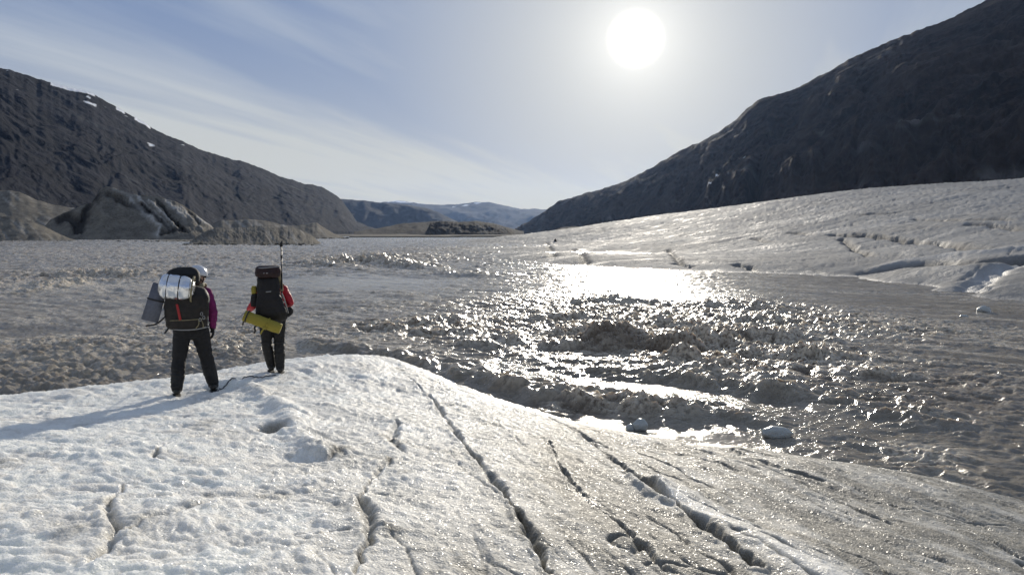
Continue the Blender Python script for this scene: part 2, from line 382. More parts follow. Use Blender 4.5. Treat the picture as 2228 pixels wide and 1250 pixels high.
# behind and beside the camera, coarser
aa2 = np.linspace(R(47), R(313), 160); rr2 = np.exp(np.linspace(math.log(1.7), math.log(12), 60)); A2, R2 = np.meshgrid(aa2, rr2)
X2 = R2 * np.sin(A2); Y2 = R2 * np.cos(A2)
Z2, D2, W2 = ice_surface(X2, Y2)
Z2 = np.where((X2 < 6.5), np.maximum(Z2, -.5), Z2)
grid_mesh('ice_sheet', X2, Y2, np.clip(Z2, -1, 2.2), M_ICE, {'dirt': D2, 'wet': W2}, 'structure', keep=(Z2 > -.4))
A3, R3 = np.meshgrid(np.linspace(0, 2 * np.pi, 120), np.linspace(0.0, 1.72, 16)); X3 = R3 * np.sin(A3); Y3 = R3 * np.cos(A3)
Z3, D3, W3 = ice_surface(X3, Y3)
grid_mesh('ice_sheet', X3, Y3, Z3, M_ICE, {'dirt': D3, 'wet': W3}, 'structure')

def ground(x, y): return float(ice_surface(np.array([x]), np.array([y]))[0][0])

# ------------------------------------------------------------------ river
def wp(l): return [W(a, b)[:2] for a, b in l]
RIDGES = [  # polyline, camera-side width, far-side width, height, dip before it
    (wp([(700, 752), (760, 762), (850, 775), (930, 792), (1020, 815), (1100, 838), (1200, 860), (1300, 880), (1400, 893), (1480, 902), (1600, 915), (1720, 935)]), .35, .8, .34, .12),
    (wp([(1270, 802), (1400, 812), (1500, 822), (1600, 842), (1700, 860), (1800, 876)]), .30, 1.0, .36, .16),
    (wp([(1800, 876), (1900, 895), (1980, 915), (2070, 945)]), .5, 1.0, .22, .06),
    (wp([(1440, 790), (1520, 790), (1620, 805)]), .3, .6, .30, .1),
    (wp([(1500, 735), (1560, 750), (1620, 757)]), .4, .9, .34, .12),
    (wp([(1000, 755), (1060, 752), (1130, 748)]), .3, .6, .26, .1),
    (wp([(780, 712), (860, 715), (960, 700), (1040, 690)]), .5, 1.0, .22, .08),
    (wp([(620, 742), (690, 752), (740, 768)]), .4, .8, .25, .1),
    (wp([(640, 572), (700, 578), (760, 572), (830, 572), (900, 582), (960, 578)]), 1.5, 3.0, .9, .3),
    (wp([(760, 560), (830, 562), (900, 560)]), 1.5, 3.0, .8, .2),
    (wp([(80, 604), (150, 602), (230, 598), (280, 602), (350, 600)]), 1.2, 2.5, .6, .3),
    (wp([(60, 640), (130, 622), (200, 612)]), 1.0, 2.2, .40, .1),
    (wp([(860, 602), (1000, 598), (1120, 602)]), 1.5, 3.5, .35, .2),
    (wp([(1820, 800), (1900, 812), (1960, 815)]), .5, .8, .25, .1), (wp([(1650, 735), (1720, 742), (1800, 752)]), .4, .9, .25, .1),
    (wp([(1150, 705), (1230, 694), (1330, 700)]), .4, .8, .34, .12), (wp([(1540, 692), (1640, 700), (1760, 716)]), .45, .9, .38, .14), (wp([(1690, 768), (1790, 785), (1900, 800)]), .4, .8, .30, .12),
    (wp([(1230, 664), (1330, 656), (1440, 662)]), .5, 1.1, .34, .12), (wp([(1500, 668), (1600, 668), (1720, 680)]), .5, 1.1, .36, .12), (wp([(1180, 735), (1240, 728), (1290, 735)]), .3, .6, .30, .12),
    (wp([(1600, 725), (1680, 722), (1760, 735)]), .4, .8, .34, .14), (wp([(880, 730), (960, 726), (1040, 722)]), .4, .8, .28, .1), (wp([(1380, 700), (1460, 706), (1540, 716)]), .4, .8, .34, .12),
    (wp([(1900, 965), (2000, 985), (2100, 1000), (2228, 1035)]), .25, .4, .07, .03),
    (wp([(1850, 980), (1950, 1000), (2060, 1035), (2228, 1070)]), .2, .4, .05, .02),
]
CHOP = [(1400, 720, 330, 70, .85), (1640, 770, 260, 60, .8), (1000, 715, 260, 32, .75), (1750, 700, 270, 45, .7), (1150, 670, 250, 22, .5), (1250, 845, 200, 30, .15), (1300, 885, 260, 18, .55),
        (1980, 830, 260, 80, .5), (800, 565, 220, 16, .7), (150, 600, 260, 30, .55), (450, 560, 500, 14, .45), (500, 740, 110, 40, .5), (330, 720, 150, 30, .35), (250, 545, 300, 12, .4),
        (1000, 545, 250, 9, .4), (2000, 990, 200, 25, .12), (1250, 800, 120, 30, .35), (1380, 612, 330, 24, .30), (1900, 700, 300, 30, .15)]
def river_surface(x, y):
    r = np.hypot(x, y)
    chop = np.zeros_like(x)
    for (a, b, ra, rb, k) in CHOP:
        cx, cy, _ = W(a, b); rx = ra / FPX * cy; yn = W(a, b + rb)[1]; yf = W(a, max(b - rb, 516))[1]
        sy_ = np.where(y > cy, max(yf - cy, .5), cy - yn)
        chop = np.maximum(chop, k * np.exp(-(((x - cx) / rx) ** 2 + ((y - cy) / sy_) ** 2) ** 1.3 * .9))
    chop = np.clip(chop * (1 + .7 * fbm(x * .3, y * .3, 3, 201)), 0, 1)
    c, s = math.cos(R(-40)), math.sin(R(-40))
    u_ = x * c + y * s; v_ = -x * s + y * c
    wx_ = .5 * fbm(x * .8, y * .8, 3, 203); wy_ = .5 * fbm(x * .8 + 5, y * .8, 3, 207)
    wu = u_ + wx_; wv = v_ + wy_
    X_ = x + wx_; Y_ = y + wy_
    # sharp-crested broken water: the crests lie across the view and along the flow, thrown about at every size
    def crest(p, q, oct, sd, gain=.62): 
        r_ = 0; a_ = 1; t_ = 0
        for i in range(oct):
            n = 1 - np.abs(perlin(p, q, sd + 13 * i)) * 2.2
            r_ = r_ + a_ * n; t_ += a_; a_ *= gain; p, q = p * 1.93 + 2.1 + .35 * n, q * 1.93 - 1.7
        return r_ / t_
    t2 = crest(wu * .6, wv * 1.35, 5, 217, .55)
    t3 = crest(X_ * 1.25, Y_ * 2.7, 5, 223, .58)
    t4 = crest(X_ * .30, Y_ * .36, 5, 227, .60)
    z = chop * (.19 * (t2 - .3) + .15 * (t3 - .3)) * (1 + r / 90)
    calm = np.zeros_like(x)
    for (a, b, ra, rb) in ((1620, 612, 560, 26), (2060, 668, 330, 34), (1450, 950, 300, 16), (800, 615, 330, 18)):
        cx, cy, _ = W(a, b); rx = ra / FPX * cy; yn = W(a, b + rb)[1]; yf = W(a, max(b - rb, 516))[1]
        calm = np.maximum(calm, np.exp(-(((x - cx) / rx) ** 2 + ((y - cy) / np.where(y > cy, yf - cy, cy - yn)) ** 2) ** 1.5))
    # everywhere else: quick small chop, with smoother slicks between
    slick = sstep(-.25, .25, fbm(wu * .16, wv * .42, 3, 229))
    z = z + (.022 + .055 * slick) * (1 - .72 * calm) * (t3 - .3) * np.clip(r / 20, .8, 1.6) + .05 * fbm(u_ * .22, v_ * .6, 2, 233)
    z = z + (.15 + .0007 * r) * sstep(24, 60, r) * (t4 - .3) * (.45 + .55 * slick) * (1 - .8 * calm) * (1 + .7 * sstep(5, -15, x))
    # small dark scaly chop in the lee of the ice on the left
    sc_m = sstep(23.5, 21.3, y + 1.6 * perlin(x * .3, y * .3, 240)) * sstep(-5.6, -7.6, x + .8 * perlin(x * .5, y * .5, 243))
    m = sc_m > .001
    if m.any():
        x_, y_ = x[m], y[m]
        d1, d2 = worley(x_ * 6.0 + .8 * perlin(x_ * 3, y_ * 3, 241), y_ * 4.2 + .8 * perlin(x_ * 3 + 4, y_ * 3, 242), 5)
        e1, e2 = worley(x_ * 3.1 + .8 * perlin(x_ * 2, y_ * 2, 246), y_ * 2.4 + .8 * perlin(x_ * 2 + 4, y_ * 2, 247), 9)
        z[m] += sc_m[m] * (.06 * (1 - d1 * 1.4) + .10 * (1 - e1 * 1.4) + .03 * (t3[m] - .3) + .06 * perlin(x_ * 1.1, y_ * 1.1, 245))
    foam = .08 * slick + .55 * sstep(.62, .88, .5 + .5 * ridged(wu * .16, wv * .95, 4, 237, .6)) * sstep(16, 24, r) * (1 - .5 * calm) + .38 * sstep(.05, .45, fbm(wu * .35, wv * 1.3, 4, 235, .6)) * sstep(20, 30, r)
    for k, (pl, wc, wf, h, dip) in enumerate(RIDGES):
        pa = np.array(pl); mg = max(wf, wc) * 2.3 + .7
        m = (x > pa[:, 0].min() - mg) & (x < pa[:, 0].max() + mg) & (y > pa[:, 1].min() - mg) & (y < pa[:, 1].max() + mg)
        if not m.any(): continue
        x_, y_ = x[m], y[m]
        jx = x_ + .45 * perlin(x_ * .7, y_ * .7, 250 + k) + .22 * perlin(x_ * 2, y_ * 2, 251 + k) + .08 * perlin(x_ * 6, y_ * 6, 255 + k)
        jy = y_ + .45 * perlin(x_ * .7 + 3, y_ * .7, 252 + k) + .22 * perlin(x_ * 2 + 3, y_ * 2, 253 + k) + .08 * perlin(x_ * 6, y_ * 6 + 4, 256 + k)
        dd, sd, pr = polydist(jx, jy, pl)
        near = sd < 0
        wdt = np.where(near, wc * .8, wf)
        e = np.clip(np.sin(np.pi * np.clip(pr, .0, 1)), 0, 1) ** .5
        am = .34 * h * e * np.clip(1 + .8 * perlin(x_ * .9, y_ * .9, 260 + k) + .5 * perlin(x_ * 2.7, y_ * 2.7, 261 + k), .15, 2)
        z[m] += am * np.exp(-(dd / wdt) ** 2) * (1 + .9 * (t3[m] - .2) + .7 * (t2[m] - .2))
        z[m] -= .7 * dip * e * np.where(near, np.exp(-((dd - 1.9 * wc) / wc) ** 2), 0)
        foam[m] += .32 * e * np.exp(-(dd / (wf * 1.3)) ** 2) * np.where(near & (dd > wc * .5), .4, 1) * (0.35 + .65 * (k not in (2, 12, 7)))
    t23 = 1 + .4 * (t2 - .3) + .5 * (t3 - .3)
    for (a, b, ra, rb, h) in ((1335, 752, 1.25, .55, .40), (1300, 748, .6, .4, .12), (1110, 745, .45, .4, .22), (1480, 762, .8, .4, .30), (1560, 745, .9, .4, .26), (1640, 742, .8, .4, .20), (1225, 760, .6, .4, .18), (1490, 795, .7, .3, .22)):
        bx, by, _ = W(a, b); by += .3
        q = np.hypot((x + .5 * wx_ - bx) / ra, (y + .5 * wy_ - by) / rb)
        z = z + h * np.exp(-q ** 2.2) * t23
        z = z - .25 * h * np.exp(-(np.hypot((x - bx) / ra / 1.2, (y - by + rb * 1.7) / rb)) ** 2)
    for (a, b, ra, rb, k) in ((180, 622, 4.2, 4.0, 1.0), (110, 618, 3.0, 3.0, .5), (480, 745, .7, 2.6, .6), (2020, 985, .5, .4, .5), (740, 735, .8, .8, .5), (1700, 790, 2, 1.2, .2), (350, 720, 1.5, 2.5, .3)):
        fx_, fy_, _ = W(a, b); foam = foam + k * np.exp(-np.hypot((x - fx_) / ra, (y - fy_) / rb) ** 2)
    foam = foam * (.6 + .8 * sstep(.0, .6, t3)) + 1.15 * chop * sstep(.26, .60, .5 * t2 + .5 * t3)
    bx, by, _ = W(1345, 752); foam = foam * (1 - .62 * np.exp(-np.hypot((x - bx) / 1.7, (y - by + .2) / 1.1) ** 2))
    bx, by, _ = W(1520, 765); foam = foam * (1 - .6 * np.exp(-np.hypot((x - bx) / 1.6, (y - by + .2) / .7) ** 2))
    river_surface.calm = calm
    return z, np.clip(foam, 0, 1), chop
rows = [7.0]
while rows[-1] < 420: rows.append(rows[-1] + .032 + max(0, rows[-1] - 10) * .0052)
rows = np.array(rows)
nc = 720
A_, R_ = np.meshgrid(np.linspace(R(-43), R(43), nc), rows)
X = R_ * np.sin(A_); Y = R_ * np.cos(A_)
Z, FO, CH = river_surface(X, Y)
keep = ice_t(X, Y) < .25
grid_mesh('river', X, Y, Z, M_WATER, {'foam': FO, 'chop': CH, 'calm': river_surface.calm}, 'structure', keep=keep)
print('river', Z.shape)
# the far, level reach of the river and the valley floor under everything
def ring(name, r0, r1, z, mat, n=96, m=6):
    A, RR = np.meshgrid(np.linspace(0, 2 * np.pi, n), np.geomspace(r0, r1, m))
    o = grid_mesh(name, RR * np.sin(A), RR * np.cos(A), np.full(A.shape, z), mat, {'foam': A * 0, 'chop': A * 0, 'snow': A * 0, 'streak': A * 0}, 'structure')
    return o
o = ring('river', 419.0, 3600.0, -0.05, M_WATER)
A, RR = np.meshgrid(np.linspace(R(43), R(317), 60), np.geomspace(6.0, 420.0, 24))
grid_mesh('river', RR * np.sin(A), RR * np.cos(A), np.full(A.shape, -0.05), M_WATER, {'foam': A * 0, 'chop': A * 0}, 'structure')
ring('valley_floor', 1.0, 14000.0, -4.0, M_MORAINE)

# ------------------------------------------------------------------ right-hand glacier tongue
GL = []
for a, b in ((985, 547), (1050, 556), (1120, 566), (1200, 575), (1300, 581), (1400, 586), (1500, 590), (1640, 594), (1760, 598), (1870, 601), (1940, 618), (1990, 632), (2060, 640), (2110, 646), (2228, 655), (2400, 668), (2700, 690)):
    x, y, _ = W(a, b); GL.append((x, y, 0)); GL.append((x * .90, y * .82, -1.5)) 
for a, b, yy in ((2228, 396, 150), (2228, 425, 115), (2228, 470, 82), (2228, 520, 58), (2228, 570, 46), (2228, 615, 39.5), (2050, 415, 165), (2050, 470, 105), (2050, 530, 68), (2050, 585, 49), (1900, 425, 178), (1900, 480, 115), (1900, 545, 76),
                 (1740, 438, 195), (1740, 485, 135), (1740, 550, 84), (1620, 449, 225), (1620, 500, 145), (1620, 560, 82), (1500, 463, 260), (1500, 505, 165), (1500, 560, 92), (1400, 474, 290), (1400, 510, 190), (1400, 555, 105), (1300, 495, 330), (1300, 528, 200), (1300, 560, 118),
                 (1200, 508, 370), (1200, 530, 215), (1120, 516, 400), (1120, 535, 215), (1040, 523, 380), (1030, 538, 210), (2500, 385, 135), (2500, 480, 70), (2500, 580, 42), (2800, 375, 120), (2800, 500, 55), (2228, 402, 260), (1740, 446, 320), (1500, 472, 400), (1300, 502, 460), (2600, 400, 240)):
    GL.append(P(a, b, yy))
GLs = [(x / 50, y / 50, z / 5) for x, y, z in GL]
gl_t0 = TPS(GLs, .003)
def gl_t(x, y): return 5 * gl_t0(x / 50, y / 50)
def gl_hit(px, py, y0=None):
    dx, dy, dz_ = pdir(px, py)
    ts = np.geomspace(25, 500, 1500)
    X_, Y_, Z_ = dx * ts / dy, ts, CAMZ + dz_ * ts / dy
    h = Z_ - gl_t(X_, Y_); k = np.argmax(h < 0)
    return (X_[k], Y_[k], Z_[k])
def gpoly(l): return [gl_hit(a, b) for a, b in l]
GCR = [([(1800, 515), (1880, 517), (1960, 525), (2040, 530), (2100, 540), (2145, 546)], .55, .9), ([(1828, 524), (1860, 545), (1895, 558)], .30, .4), ([(1860, 512), (1920, 517), (1960, 525)], .3, .4),
       ([(1990, 478), (2080, 482), (2200, 482)], .5, .4), ([(2110, 492), (2190, 496), (2225, 502)], .5, .5), ([(1720, 508), (1760, 512)], .5, .4), ([(1640, 520), (1680, 530)], .4, .3), ([(1455, 545), (1480, 575)], .35, .3), ([(1470, 575), (1500, 582)], .4, .3),
       ([(1600, 575), (1640, 588)], .4, .4), ([(1870, 470), (1950, 465)], .6, .3), ([(1250, 545), (1275, 575)], .4, .3), ([(1190, 530), (1205, 560)], .5, .3), ([(1880, 597), (1990, 578), (2110, 572), (2228, 562)], .7, .45)]
GCR = [(gpoly(l), w, d) for l, w, d in GCR]
SPUR = gpoly([(1885, 596), (1960, 574), (2060, 560), (2150, 553), (2226, 543)])
MELT = gpoly([(2226, 567), (2180, 580), (2150, 592), (2125, 612), (2110, 630)])
rr = np.geomspace(30, 520, 300); aa = np.linspace(R(-6), R(47), 620)
A_, R_ = np.meshgrid(aa, rr); X = R_ * np.sin(A_); Y = R_ * np.cos(A_)
Z = gl_t(X, Y)
wx = X + 2 * fbm(X * .1, Y * .1, 3, 301); wy = Y + 2 * fbm(X * .1 + 5, Y * .1, 3, 302)
cc, ss = math.cos(R(20)), math.sin(R(20)); U = wx * cc + wy * ss; V = -wx * ss + wy * cc
fade = sstep(-.6, .5, Z)
ck = np.abs(perlin(U * .045, V * .20, 391)) + .05 * np.abs(perlin(U * .5, V * .5, 392)); ck2 = np.abs(perlin(X * .10 + Y * .03, Y * .035, 393)); crk = np.exp(-(ck / .025) ** 2) + .6 * np.exp(-(ck2 / .02) ** 2) * (perlin(X * .03, Y * .03, 394) > .1)
nz = -.28 * crk + .07 * ridged(U * 1.6, V * 2.4, 2, 395) + .30 * ridged(U * .09, V * .30, 3, 311, .55) + .16 * ridged(U * .5, V * .9, 3, 321, .6) + .5 * fbm(X * .035, Y * .035, 2, 331)
dst = np.clip(R_ / 90, .55, 2.2)
Z = Z + nz * fade * dst * .50
dirt = .50 + .22 * crk + .25 * fbm(wx * .06, wy * .06, 4, 341) + .2 * ridged(U * .3, V * .8, 3, 345) * .5
wet = .55 * sstep(.80, .98, .5 + .5 * ridged(U * .05, V * .12, 3, 351)) 
for k, (pl, w, d) in enumerate(GCR):
    jx = X + .35 * perlin(X * .5, Y * .5, 360 + k); jy = Y + .35 * perlin(X * .5 + 4, Y * .5, 361 + k)
    dd, sd, pr = polydist(jx, jy, pl); e = np.exp(-(dd / w) ** 2); Z = Z - 1.2 * d * e; dirt = dirt + .65 * np.exp(-(dd / w / 1.2) ** 2)
dd, sd, pr = polydist(X, Y, SPUR); Z = Z + .22 * np.exp(-(dd / .9) ** 2); dirt = dirt - .30 * np.exp(-(dd / 1.2) ** 2)
dd, sd, pr = polydist(X + .5 * perlin(X, Y, 371), Y, MELT); mm = np.exp(-(dd / .9) ** 2); Z = Z - .5 * mm + .25 * mm * perlin(X * 2, Y * 2, 372); dirt = dirt * (1 - .65 * mm); wet = np.maximum(wet, mm)
# scalloped steeper foot at the waterline
wet = np.clip(np.maximum(wet, sstep(.15, .0, Z)), 0, 1)
M_GLAC = ice_material('dirty_glacier_ice', (0.52, 0.515, 0.50), (0.18, 0.172, 0.16), 0.0, 0.85, 0.08, 0.0, 0.22)
grid_mesh('glacier', X, Y, Z, M_GLAC, {'dirt': np.clip(dirt, 0, 1), 'wet': wet}, 'structure', keep=(Z > -.9))

# ------------------------------------------------------------------ mountains, hills and mounds
def interp(pts, q):
    p = np.array(pts, float); return np.interp(q, p[:, 0], p[:, 1])
def relief(name, mat, sil, base, dtop, dbase, ncol, nrow, amp, field, jag=1.0, px0=None, px1=None, prof=1.15, back=400.0, attrs=None, kind='structure'):
    """A slope from its foot to its crest, seen from the valley: real distances for both, relief pushed out along the slope."""
    px0 = px0 if px0 is not None else sil[0][0]; px1 = px1 if px1 is not None else sil[-1][0]
    q = np.linspace(px0, px1, ncol)
    ys = interp(sil, q); yb = interp(base, q); dt = interp(dtop, q); db = interp(dbase, q)
    ys = ys - jag * (perlin(q * .02, q * 0, 401) * 3 + perlin(q * .07, q * 0 + 3, 402) * 1.8 + perlin(q * .23, q * 0 + 5, 403) * .8)
    ys = np.minimum(ys, yb - .5)
    xt, yt, zt = P(q, ys, dt); xb, yb_, zb = P(q, yb, db)
    t = np.linspace(0, 1, nrow)[:, None]
    X = xb + (xt - xb) * t; Y = yb_ + (yt - yb_) * t; Z = zb + (zt - zb) * t ** prof
    nx, ny, nz_ = -(yt - yb_), (xt - xb), 0
    along = np.concatenate([[0], np.cumsum(np.hypot(np.diff((xt + xb) / 2), np.diff((yt + yb_) / 2)))])[None, :] + 0 * t
    H = Z + 0
    f, extra = field(along, H, t, q[None, :] + 0 * t)
    win = np.sin(np.pi * np.clip(t, 0, 1)) ** .6
    # push towards the camera and up
    L = np.hypot(X, Y) + 1e-6
    X = X - X / L * amp * f * win; Y = Y - Y / L * amp * f * win; Z = Z + .35 * amp * f * win * (t < 1)
    # far side, falling away behind the crest
    bx, by, bz = [], [], []
    for i, (kk, hh) in enumerate(((.3, .93), (1.0, .55), (2.2, -.2))):
        Lc = np.hypot(xt, yt); s_ = 1 + back * kk / Lc
        bx.append(xt * s_); by.append(yt * s_); bz.append(np.where(hh > 0, zt * hh, -10))
    X = np.vstack([X] + [b[None] for b in bx]); Y = np.vstack([Y] + [b[None] for b in by]); Z = np.vstack([Z] + [b[None] for b in bz])
    A = {}
    for k in ('snow', 'streak', 'dark'):
        v_ = extra.get(k, 0 * H); A[k] = np.vstack([v_, np.repeat(v_[-1:], 3, 0)])
    # skirt at the foot, down into the ground
    X = np.vstack([X[:1], X]); Y = np.vstack([Y[:1], Y]); Z = np.vstack([np.full_like(Z[:1], -6), Z])
    for k in A: A[k] = np.vstack([A[k][:1], A[k]])
    return grid_mesh(name, X, Y, Z, mat, A, kind)

# left mountain
def f_left(s, h, t, q):
    a = s + 1.3 * h; b = h - .10 * s
    wa = a + 120 * fbm(s * .003, h * .003, 3, 411); wb = b + 60 * fbm(s * .004 + 9, h * .004, 3, 412)
    f = .9 * ridged(wa * .0022, wb * .0075, 5, 421, .55) + .5 * fbm(wa * .006, wb * .012, 4, 431, .6) + .22 * ridged(wa * .02, wb * .035, 3, 441, .6)
    # cliff band under the crest on the left
    band = sstep(.80, .86, t + .02 * perlin(s * .01, h * 0, 5)) * sstep(700, 250, q)
    f = f + band * (.25 * ridged(s * .03, h * .004, 3, 451)) 
    sn = sstep(.68, .74, fbm(s * .012, h * .03, 3, 461, .6) + .28 * sstep(.55, .85, t)) * (t > .5) * sstep(520, 300, q)
    crest = (t > .965) * ((np.abs(q - 158) < 48) | (np.abs(q - 262) < 10) | (np.abs(q - 310) < 18))
    sn = np.maximum(sn, crest * 1.0)
    st = sstep(.34, .62, fbm(wa * .004 + .3, (h - .1 * s + .35 * s) * .02, 4, 471, .55) + .12 * sstep(400, 650, q)) * sstep(.02, .2, t) * sstep(.98, .8, t)
    st2 = sstep(.30, .55, fbm((s + .9 * h) * .022, h * .002, 3, 475, .6)) * sstep(420, 560, q) * sstep(.75, .3, t)
    return f, {'snow': sn, 'streak': np.clip(.55 * st + .45 * st2, 0, 1)}
relief('mountain', M_MTN_L,
    [(-900, -210), (-600, -90), (-300, 40), (0, 148), (60, 163), (110, 180), (165, 194), (200, 202), (235, 222), (262, 238), (290, 254), (318, 268), (332, 281), (400, 308), (440, 326), (480, 341), (530, 350), (590, 376), (660, 399), (700, 406), (722, 418), (740, 432), (758, 455), (775, 480), (800, 493), (830, 498)],
    [(-900, 512), (0, 508), (400, 506), (830, 503)], [(-900, 1500), (0, 1900), (400, 2500), (700, 3300), (830, 3500)], [(-900, 800), (0, 1000), (400, 1500), (700, 2400), (830, 3200)],
    560, 150, 34, f_left, 1.0)
# right mountain
def f_right(s, h, t, q):
    s = -s
    a = s + 1.2 * h; b = h
    wa = a + 100 * fbm(s * .004, h * .004, 3, 511); wb = b + 50 * fbm(s * .005 + 9, h * .005, 3, 512)
    f = .8 * ridged(wa * .003, wb * .007, 5, 521, .55) + .5 * fbm(wa * .008, wb * .014, 4, 531, .6) + .22 * ridged(wa * .025, wb * .03, 3, 541, .6)
    cl = sstep(.42, .30, t) * sstep(1450, 1700, q)
    f = f + cl * .8 * ridged(s * .012, h * .003, 3, 551, .55)
    gly = np.exp(-((q - 1640 - (t - .2) * 60) / 14) ** 2) * sstep(.55, .3, t); f = f - 1.3 * gly
    sn = sstep(.70, .76, fbm(s * .02, h * .04, 3, 561, .6) + .35 * np.exp(-((q - 1560) / 60) ** 2 - ((t - .38) / .16) ** 2))
    st = .5 * sstep(.22, .6, fbm(wa * .006, wb * .02, 4, 571))
    return f, {'snow': sn, 'streak': st}
relief('mountain', M_MTN_R,
    [(1120, 502), (1135, 491), (1160, 474), (1190, 456), (1215, 438), (1245, 430), (1300, 414), (1350, 399), (1400, 374), (1450, 345), (1500, 318), (1560, 290), (1600, 262), (1625, 236), (1650, 218), (1700, 204), (1760, 180), (1800, 158), (1850, 128), (1900, 106), (1960, 80), (2020, 58), (2075, 40), (2095, 26), (2130, 10), (2228, -40), (2600, -180), (3100, -330)],
    [(1120, 506), (1500, 505), (2228, 500), (3100, 500)], [(1120, 3600), (1300, 3000), (1600, 2200), (2000, 1700), (3100, 1300)], [(1120, 3400), (1300, 2300), (1600, 1300), (2000, 900), (3100, 700)],
    560, 150, 85, f_right, 1.0)
def f_gen(seed, sc, snow=0.0, streak=0.0):
    def f(s, h, t, q):
        v_ = .9 * ridged(s * sc, h * sc * 2, 4, seed, .55) + .4 * fbm(s * sc * 4, h * sc * 6, 3, seed + 50)
        sn = sstep(.55, .62, fbm(s * sc * 5, h * sc * 12, 3, seed + 70) + snow * sstep(.6, .95, t)) if snow else 0 * t + 0 * s
        st = streak * sstep(.2, .5, fbm((s + h) * sc * 5, h * sc * 2, 3, seed + 90)) if streak else 0 * t + 0 * s
        return v_, {'snow': sn, 'streak': st}
    return f
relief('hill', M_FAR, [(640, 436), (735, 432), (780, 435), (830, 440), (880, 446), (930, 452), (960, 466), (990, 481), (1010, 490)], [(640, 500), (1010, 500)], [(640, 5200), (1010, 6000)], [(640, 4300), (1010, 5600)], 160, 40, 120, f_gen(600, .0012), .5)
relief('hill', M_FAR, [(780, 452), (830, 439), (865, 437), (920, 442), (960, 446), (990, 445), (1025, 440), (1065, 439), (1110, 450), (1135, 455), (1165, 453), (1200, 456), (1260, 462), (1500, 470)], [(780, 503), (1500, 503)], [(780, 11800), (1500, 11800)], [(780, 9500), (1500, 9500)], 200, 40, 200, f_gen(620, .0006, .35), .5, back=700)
# dark moraine hills in mid valley
relief('hill', M_DARKHILL, [(770, 508), (800, 500), (850, 491), (900, 484), (940, 480), (990, 483), (1040, 481), (1075, 485), (1110, 497), (1140, 506)], [(770, 511), (1140, 511)], [(770, 1500), (1140, 1500)], [(770, 1250), (1140, 1250)], 160, 40, 18, f_gen(640, .01), .6, back=100)
relief('hill', M_DARKHILL, [(925, 505), (936, 484), (960, 482), (985, 486), (1010, 484), (1040, 486), (1070, 487), (1100, 494), (1122, 508)], [(925, 512), (1122, 512)], [(925, 1050), (1122, 1050)], [(925, 960), (1122, 960)], 160, 40, 9, f_gen(650, .03, 0, .3), 1.0, back=60)
relief('hill', M_DARKHILL, [(1190, 506), (1225, 494), (1250, 492), (1290, 500), (1330, 506)], [(1190, 509), (1330, 509)], [(1190, 1300), (1330, 1300)], [(1190, 1150), (1330, 1150)], 80, 20, 8, f_gen(660, .02), .5, back=60)
# low gravel flats at the river's far edge
for i, (a, b, c, d_, e_) in enumerate(((640, 1010, 509.5, 513.5, 900), (760, 1000, 511, 514.5, 640), (930, 1230, 510.5, 513, 700))):
    relief('gravel_bar', M_MORAINE, [(a, d_ - .6), (a + 30, c), ((a + b) / 2, c - .5), (b - 30, c), (b, d_ - .6)], [(a, d_), (b, d_)], [(a, e_ * 1.2), (b, e_ * 1.2)], [(a, e_), (b, e_)], 60, 8, .4, f_gen(670 + i, .05), .15, back=30)

# debris-covered ice mounds on the left bank
def f_mound(seed, sc):
    def f(s, h, t, q):
        wq = s + 12 / (sc * 60) * fbm(s * sc * 2, h * sc * 2, 3, seed + 5)
        v_ = 1.0 * fbm(s * sc, h * sc, 5, seed, .6) + .22 * ridged((wq + .8 * h) * sc * 2.2, h * sc * 1.2, 3, seed + 9, .6)
        return v_, {'streak': .35 * sstep(.0, .6, fbm((s + .9 * h) * sc * 4, (h) * sc, 3, seed + 19))}
    return f
relief('moraine_hill', M_MORAINE, [(-500, 380), (-200, 400), (0, 414), (45, 418), (75, 432), (115, 446), (160, 452), (240, 470), (300, 500)], [(-500, 515), (300, 515)], [(-500, 560), (300, 620)], [(-500, 430), (300, 520)], 160, 50, 4, f_mound(700, .06), 1.0, back=80)
SIL1 = [(90, 500), (110, 478), (150, 458), (200, 440), (218, 412), (232, 404), (262, 413), (300, 424), (345, 428), (380, 437), (405, 450), (430, 468), (447, 482), (462, 493), (480, 516)]
